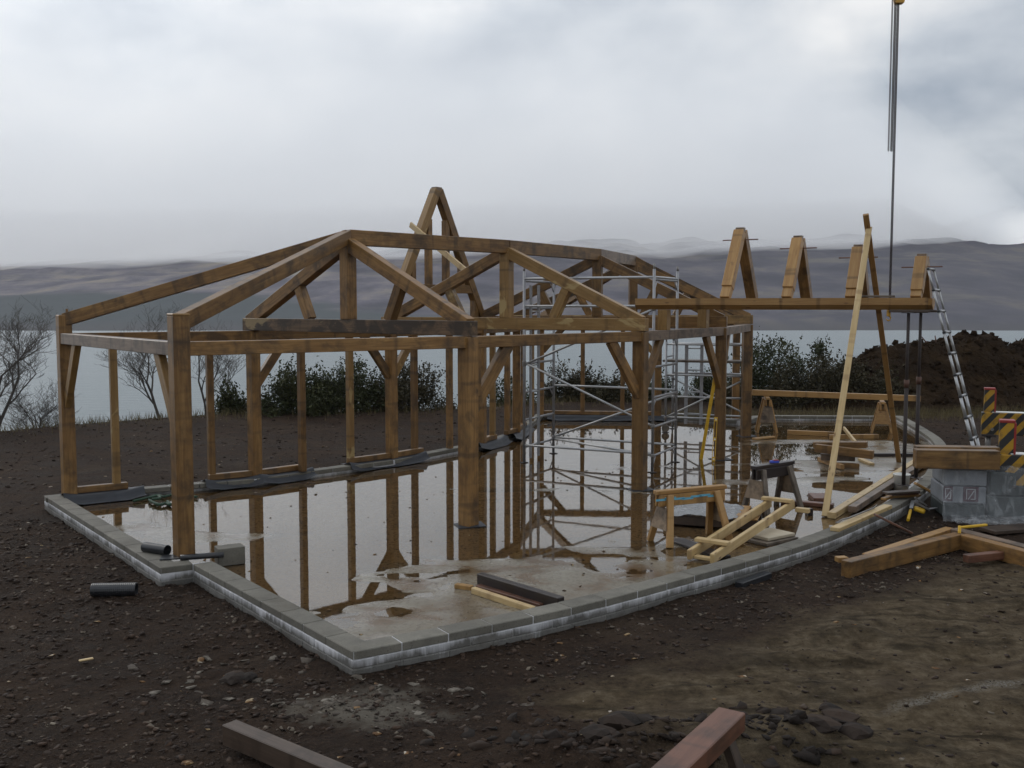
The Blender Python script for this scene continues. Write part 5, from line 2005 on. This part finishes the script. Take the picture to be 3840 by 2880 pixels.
def clods(x, y):
    return np.exp(-(((x - 0.75) / 0.85) ** 2 + ((y - 6.6) / 0.35) ** 2)) + np.exp(-(((x - 1.95) / 0.5) ** 2 + ((y - 6.75) / 0.35) ** 2))


xy = scatter(1500, -0.6, 3.0, 5.9, 7.4, 207, clods)
sz = 0.015 + 0.075 * np.random.default_rng(8).random(len(xy)) ** 3.5
stone_heap('rubble', xy, sz * 1.5, DARK_ROCK, 0.3, 4, sink=0.4)['kind'] = 'stuff'

rock_at = [(3150, 2690, 0.2), (3060, 2742, 0.22), (3215, 2745, 0.2), (3110, 2655, 0.14), (2330, 2735, 0.24), (2245, 2775, 0.18), (880, 2640 - 118, 0.17), (930, 2515, 0.13)]
rock_lab = ['dark angular rock on top of the foreground clods', 'flat dark rock at the left of the foreground rock group', 'flat dark rock at the right of the foreground rock group', 'small dark stone behind the foreground rock group',
            'big dark rock on the clods beside the reddish sawhorse', 'smaller dark rock on the clods, farther from the reddish sawhorse', 'dark slate slab lying left of the pale rubble', 'grey slate piece next to a darker slab near the pale rubble']
for (x, y, s), lab in zip(rock_at, rock_lab):
    p = G(x, y, -0.03)
    rr = random.Random(int(x * 7 + y))
    bm = bmesh.new()
    bmesh.ops.create_icosphere(bm, subdivisions=2, radius=1.0)
    off = Vector((rr.random() * 50, rr.random() * 50, 3))
    for v in bm.verts:
        d = mnoise.noise(v.co * 1.1 + off) * 0.45
        v.co *= (1 + d)
        v.co = Vector((round(v.co.x * 2.6) / 2.6 * 0.5 + v.co.x * 0.5, round(v.co.y * 2.6) / 2.6 * 0.5 + v.co.y * 0.5, v.co.z * 0.42))
        v.co *= s * 0.62
    zg = float(ground_z(np.array(p.x), np.array(p.y)))
    o = link('rock', bm_mesh('rock', bm, DARK_ROCK), Matrix.Translation((p.x, p.y, zg + s * 0.06)) @ Matrix.Rotation(rr.random() * 6, 4, 'Z'))
    tag(o, lab, 'rock', 'rocks in the foreground')

# floating chips and shavings on the water
r = np.random.default_rng(33)
xy = np.stack([-6 + 15 * r.random(4200), 8.5 + 16 * r.random(4200)], -1)
ok = inside(xy[:, 0], xy[:, 1], ring2) & (dist_poly(xy[:, 0], xy[:, 1], ring2) > 0.3) & (r.random(4200) < np.clip(0.25 + 2.0 * (fbm(xy[:, 0] * 0.8, xy[:, 1] * 0.8, 3, 111) + 0.05), 0.1, 1))
xy = xy[ok]
sz = 0.006 + 0.036 * r.random(len(xy)) ** 4
CHIP = stone_mat('wet_chips', [(0.0, (0.03, 0.02, 0.014)), (0.6, (0.09, 0.055, 0.03)), (0.85, (0.22, 0.13, 0.06)), (1.0, (0.4, 0.3, 0.16))], 20)
stone_heap('wood_shavings', xy, sz, CHIP, 0.25, 9, lambda x, y: np.maximum(slab_z(x, y), 0.0), sink=0.0)['kind'] = 'stuff'


# ================================================================== EARTH BANK
def earth_bank():
    xs = np.arange(7.5, 30, 0.11)
    ys = np.arange(25.5, 37, 0.11)
    X, Y = np.meshgrid(xs, ys)
    crest_y = 30.5 + 0.12 * (X - 10)
    a = X / np.maximum(crest_y, 1)
    H = np.interp(a, [0.22, 0.27, 0.30, 0.33, 0.353, 0.389, 0.416, 0.442, 0.466, 0.48, 0.492, 0.505, 0.55, 0.62], [-0.1, 0.15, 0.5, 1.05, 1.4, 1.78, 1.82, 1.98, 2.05, 1.86, 1.72, 1.95, 2.1, 1.9]) * (1 + 0.012 * (crest_y - 30))
    prof = np.exp(-np.abs((Y - crest_y) / 2.3) ** 2.2)
    Z = -0.35 + (H + 0.3) * prof + prof * (0.55 * fbm(X * 0.9, Y * 0.9, 5, 121) + 0.38 * fbm(X * 3, Y * 3, 3, 127))
    prof2 = np.clip((X - 7.5) / 1.2, 0, 1)
    Z = np.where(prof2 < 1, -0.4 + (Z + 0.4) * prof2, Z)
    o = link('earth_bank', grid_mesh('earth_bank', X, Y, Z, BANK))
    o['kind'] = 'structure'
    return X, Y, Z


BX, BY, BZm = earth_bank()


# clods and roots give the bank a broken outline
def bank_z(x, y):
    i = np.clip(((x - 7.5) / 0.11).astype(int), 0, BX.shape[1] - 1)
    j = np.clip(((y - 25.5) / 0.11).astype(int), 0, BX.shape[0] - 1)
    return BZm[j, i]


xy = np.stack([8.3 + 15 * r.random(5000), 27.5 + 6 * r.random(5000)], -1)
xy = xy[bank_z(xy[:, 0], xy[:, 1]) > 0.1]
sz = 0.04 + 0.17 * r.random(len(xy)) ** 3
stone_heap('clods', xy, sz, BANK, 0.7, 10, bank_z, sink=0.3)['kind'] = 'stuff'


# ================================================================== VEGETATION
def branch_tree(name, base, label, height, spread, seed, lean=(0, 0), depth=5, cat='tree', group='bare trees along the shore edge', trunks=1, r0=0.05):
    rr = random.Random(seed)
    root = thing(name, tuple(base), label, cat, group)
    segs_t, segs_c = [], []

    def grow(p, d, L, rad, lev):
        n = 4 if lev < 2 else 3
        pts = [p]
        for _ in range(n):
            d = (d + Vector((rr.uniform(-1, 1), rr.uniform(-1, 1), rr.uniform(-0.5, 0.8))) * (0.16 + 0.03 * lev)).normalized()
            p = p + d * (L / n)
            pts.append(p)
        for i in range(n):
            ra, rb = rad * (1 - 0.4 * i / n), rad * (1 - 0.4 * (i + 1) / n)
            (segs_t if lev < 2 else segs_c).append((pts[i], pts[i + 1], ra, rb, lev))
        if lev >= depth:
            return
        kids = rr.choice((3, 4, 4, 5)) if lev < 3 else rr.choice((2, 3, 3))
        for k in range(kids):
            t = rr.uniform(0.3, 1.0) if k else 1.0
            q = pts[min(n, max(1, int(t * n)))]
            ang = rr.uniform(0, 6.283)
            side = Vector((math.cos(ang), math.sin(ang), rr.uniform(-0.2, 0.5)))
            nd_ = (d * 0.75 + side * spread * rr.uniform(0.5, 1.1)).normalized()
            grow(q, nd_, L * rr.uniform(0.55, 0.8), rad * rr.uniform(0.45, 0.62), lev + 1)

    for k in range(trunks):
        d0 = Vector((lean[0] + rr.uniform(-0.25, 0.25) * (trunks > 1), lean[1], 1)).normalized()
        grow(Vector(base) + V(rr.uniform(-0.1, 0.1), rr.uniform(-0.1, 0.1), 0) * (trunks > 1), d0, height * 0.42, r0, 0)

    def build(nm, segs, mat):
        bm = bmesh.new()
        for a, b, ra, rb, lev in segs:
            tube_bm(bm, a - Vector(base), b - Vector(base), max(ra, 0.0026), max(rb, 0.0021), 6 if lev < 2 else 3, False)
        link(nm, bm_mesh(nm, bm, mat, True), Matrix.Translation(base), root)

    build('trunk', segs_t, BARK)
    build('crown', segs_c, TWIG)
    return root


def gpos(x, yb, dy=0.0):
    """where the ground lip stands on the sight line of column x"""
    k = (x - 1920) / FPX
    Y = yb
    return Vector((k * Y, Y, float(ground_z(np.array(k * Y), np.array(Y))) - 0.06))


branch_tree('bare_tree', gpos(600, 26.8), 'bare crooked little tree seen between the front corner post and the next stud', 3.0, 0.75, 12, (-0.12, 0), 6, r0=0.046)
branch_tree('bare_tree', gpos(765, 27.4), 'slim bare tree just right of the front corner post', 2.9, 0.7, 13, (-0.05, 0), 6, r0=0.037)
branch_tree('bare_tree', gpos(870, 27.9), 'bare twiggy sapling left of the gorse, before the loch', 2.6, 0.75, 25, (0.05, 0), 5, r0=0.026)
branch_tree('bare_tree', gpos(-40, 23.6), 'large bare tree with long spreading boughs at the left edge', 3.4, 0.95, 31, (0.45, 0), 6, r0=0.045, trunks=2)
branch_tree('bare_tree', gpos(120, 24.8), 'low bare twiggy bush behind the back corner post at the left', 2.0, 1.0, 37, (0.1, 0), 5, r0=0.022, trunks=3)


def shrub(base, w, h, dp, label, seed, mat, n=4200, leaf=0.062, lobes=9, name='gorse_bush', cat='bush', flowers=False, group='evergreen bushes along the shore edge', sprig=0.0):
    rr = np.random.default_rng(seed)
    n = int(n * 1.5)
    root = thing(name, tuple(base), label, cat, group)
    L = []
    for k in range(lobes):
        a = rr.uniform(-1, 1)
        hh = rr.uniform(0.25, 1.0) * (1 - 0.35 * abs(a))
        L.append((a * w * 0.42, rr.uniform(-0.4, 0.4) * dp, hh * h * 0.86, rr.uniform(0.15, 0.27) * min(w, h * 1.3)))
    L.append((0, 0, h * 0.28, 0.40 * min(w, h)))
    L.append((-0.25 * w, 0, h * 0.2, 0.32 * min(w, h)))
    L.append((0.25 * w, 0, h * 0.2, 0.32 * min(w, h)))
    L = np.array(L)
    wgt = L[:, 3] ** 2
    pick = rr.choice(len(L), n, p=wgt / wgt.sum())
    u = rr.normal(size=(n, 3))
    u /= np.linalg.norm(u, axis=1)[:, None]
    rad = L[pick, 3] * (0.45 + 0.62 * rr.random(n) ** 0.6) * (1 + 0.35 * rr.normal(size=n) * 0.4)
    c = L[pick, :3] + u * rad[:, None] * np.array([1, 1, 0.9])
    c[:, 2] = np.abs(c[:, 2])
    # clump: snap towards sprig centres so gaps show
    ncl = max(60, n // 26)
    cc = c[rr.choice(n, ncl)]
    own = rr.integers(0, ncl, n)
    c = np.where((rr.random(n) < 0.72)[:, None], cc[own] + rr.normal(size=(n, 3)) * leaf * 1.5, c)
    # upright sprigs break the outline
    nsp = max(30, n // 45)
    sc_ = cc[rr.integers(0, ncl, nsp)] + rr.normal(size=(nsp, 3)) * 0.08
    so = rr.integers(0, nsp, n)
    tt = rr.random(n)[:, None]
    sd = rr.normal(size=(nsp, 3)) * 0.35 + np.array([0, 0, 0.9])
    c = np.where((rr.random(n) < 0.22)[:, None], sc_[so] + sd[so] * tt * 0.38 + rr.normal(size=(n, 3)) * leaf * 0.5 * (1.2 - tt), c)
    c[:, 2] = np.maximum(c[:, 2], 0.0)
    d1_ = rr.normal(size=(n, 3))
    d1_[:, 2] += 0.5
    d1_ /= np.linalg.norm(d1_, axis=1)[:, None]
    d2_ = np.cross(d1_, rr.normal(size=(n, 3)))
    d2_ /= np.linalg.norm(d2_, axis=1)[:, None]
    s = leaf * (0.45 + 1.0 * rr.random(n) ** 1.5)[:, None]
    quad = np.stack([c - d2_ * s * 0.35, c + d1_ * s * 0.9, c + d2_ * s * 0.35, c - d1_ * s * 0.5], 1)
    me = mesh_from('foliage', quad.reshape(-1, 3), [tuple(range(4 * i, 4 * i + 4)) for i in range(n)], mat)
    link('foliage', me, Matrix.Translation(base), root)
    bm = bmesh.new()
    for k in range(16):
        t = cc[rr.integers(0, ncl)]
        p0 = Vector((rr.uniform(-0.2, 0.2) * w, rr.uniform(-0.1, 0.1), 0))
        p1 = Vector(t)
        m = p0.lerp(p1, 0.5) + Vector((rr.uniform(-0.1, 0.1), 0, 0.08))
        tube_bm(bm, p0, m, 0.022, 0.014, 5, False)
        tube_bm(bm, m, p1, 0.014, 0.005, 5, False)
    link('stem', bm_mesh('stem', bm, BARK), Matrix.Translation(base), root)
    return root


def bush_px(x0, x1, ytop, Y, label, seed, mat=GORSE, n=4200, **kw):
    x = (x0 + x1) / 2
    b = gpos(x, Y)
    w = (x1 - x0) / FPX * Y
    h = CAM_H - (ytop - 1150) / FPX * Y - b.z
    return shrub(b, w, h, min(w, 1.4), label, seed, mat, n, **kw)


bush_px(805, 925, 1445, 27.6, 'small round green gorse bush beside the bare sapling', 1, GORSE, 2600, lobes=6)
bush_px(985, 1235, 1375, 27.4, 'dense green gorse with a few yellow flowers, left of the bush group', 2, GORSE, 6500)
bush_px(1200, 1420, 1335, 27.9, 'taller dark green gorse in the middle of the bush group', 3, GORSE, 6500)
bush_px(1330, 1630, 1318, 28.6, 'tall brownish open bush at the right of the bush group', 4, GORSE_B, 6500, lobes=13)
bush_px(1610, 1720, 1500, 28.6, 'low scrubby brown growth on the lip beside the thick front post', 5, GORSE_B, 900, lobes=4, leaf=0.045)
bush_px(1840, 2005, 1400, 30.5, 'dark rounded bush behind the scaffold ladder', 6, GORSE, 3600)
bush_px(2035, 2170, 1320, 31.5, 'tall open gorse bush showing between scaffold poles', 7, GORSE_B, 3600, lobes=10)
bush_px(2120, 2300, 1385, 31.5, 'rounded brown-green bush in the middle of the far end wall', 8, GORSE_B, 5200)
bush_px(2280, 2345, 1392, 31.0, 'narrow twiggy bush beside the far wall stud', 9, GORSE_B, 1500, lobes=5)
bush_px(2400, 2560, 1430, 31.5, 'low dark bush beyond the low scaffold', 10, GORSE, 2600)
bush_px(2590, 2760, 1380, 31.5, 'dark green bush half hidden by the dark braced post', 11, GORSE, 3800)
bush_px(2780, 3015, 1238, 31.0, 'tallest dark gorse bush right of the frame, against the loch', 12, GORSE, 7500, lobes=14)
bush_px(2900, 3140, 1325, 29.4, 'broad dark gorse behind the long timber on sawhorses', 13, GORSE_B, 6000, lobes=11)
bush_px(3040, 3110, 1262, 31.5, 'slender gorse spray rising before the bright lath', 15, GORSE, 1700, lobes=6)
bush_px(3060, 3280, 1325, 29.2, 'dark gorse growing at the foot of the earth bank', 14, GORSE_B, 4800, lobes=10)

bush_px(3215, 3400, 1372, 28.8, 'dark scrub creeping along the foot of the earth bank behind the props', 26, GORSE_B, 3600, lobes=9)
bush_px(925, 1010, 1500, 27.5, 'low brown scrub filling the gap left of the main gorse', 21, GORSE_B, 1300, lobes=5)
bush_px(1090, 1300, 1440, 27.2, 'low olive gorse sprawling before the bush group', 22, GORSE, 2600, lobes=8)
bush_px(1420, 1560, 1430, 28.0, 'low brown scrub at the foot of the open brownish bush', 23, GORSE_B, 2200, lobes=7)
bush_px(2180, 2420, 1462, 30.8, 'low tangled scrub running along behind the far end wall', 24, GORSE_B, 2600, lobes=9)
bush_px(2700, 2850, 1400, 30.2, 'brown scrub low down beside the last frame posts', 25, GORSE_B, 2600, lobes=7)

# bare roots poking from the bank
for i, (x, y, dx, dy) in enumerate(((3455, 1262, 24, 26), (3505, 1258, 1, 26))):
    Y = 30.6
    top = V((x - 1920) / FPX * Y, Y, CAM_H - (y - 1150) / FPX * Y)
    bot = V((x + dx - 1920) / FPX * Y, Y, CAM_H - (y + dy + 12 - 1150) / FPX * Y)
    o = path_tube('bare_root', [bot, bot.lerp(top, 0.5) + V(0.03, 0, 0), top], [0.03, 0.022, 0.014], RUST, None, 6)
    tag(o, ('crooked reddish root poking up from the bank crest' if i == 0 else 'upright reddish stick on the bank crest beside a crooked root'), 'root')


def grass(label, n, fx, seed, h=0.16):
    rr = np.random.default_rng(seed)
    P = fx(rr, n)
    z = ground_z(P[:, 0], P[:, 1])
    hh = h * (0.4 + rr.random(len(P)))
    a = rr.random(len(P)) * 6.283
    w = np.stack([np.cos(a), np.sin(a), 0 * a], -1) * 0.008
    tip = rr.normal(size=(len(P), 3)) * 0.06
    b = np.stack([P[:, 0], P[:, 1], z - 0.01], -1)
    t = b + tip
    t[:, 2] = b[:, 2] + hh
    v = np.stack([b - w, b + w, t], 1).reshape(-1, 3)
    o = link('grass', mesh_from('grass', v, [(3 * i, 3 * i + 1, 3 * i + 2) for i in range(len(P))], DRY_GRASS))
    o['kind'] = 'stuff'


def lip(rr, n):
    x = rr.uniform(-15, 12, n)
    return np.stack([x, edge_y(x) - np.abs(rr.normal(0, 0.8, n))], -1)


def bankfoot(rr, n):
    x = rr.uniform(4, 16, n)
    return np.stack([x, 27.2 + rr.normal(0, 0.7, n) + 0.05 * (x - 8)], -1)


grass('lip', 5000, lip, 301, 0.2)
grass('foot', 7000, bankfoot, 302, 0.2)


def bracken():
    rr = np.random.default_rng(401)
    n = 16000
    x, y = 8.2 + 15 * rr.random(n), 26.6 + 6.5 * rr.random(n)
    z = bank_z(x, y)
    ok = (z > -0.1) & (rr.random(n) < np.clip(0.35 + 2.4 * fbm(x * 0.8, y * 0.8, 4, 405), 0.05, 1))
    x, y, z = x[ok], y[ok], z[ok]
    m = len(x)
    d = rr.normal(size=(m, 3)) * 0.6 + np.array([0, -0.2, 0.35])
    d /= np.linalg.norm(d, axis=1)[:, None]
    e_ = np.cross(d, rr.normal(size=(m, 3)))
    e_ /= np.linalg.norm(e_, axis=1)[:, None]
    c = np.stack([x, y, z + 0.02], -1)
    L = (0.04 + 0.13 * rr.random(m) ** 2)[:, None]
    v = np.stack([c - e_ * L * 0.18, c + e_ * L * 0.18, c + d * L], 1).reshape(-1, 3)
    mt_ = leaf_mat('dead_bracken', [(0.3, (0.014, 0.009, 0.005)), (0.5, (0.04, 0.023, 0.010)), (0.68, (0.085, 0.05, 0.02))], 1.2)
    link('bracken', mesh_from('bracken', v, [(3 * i, 3 * i + 1, 3 * i + 2) for i in range(m)], mt_))['kind'] = 'stuff'


bracken()
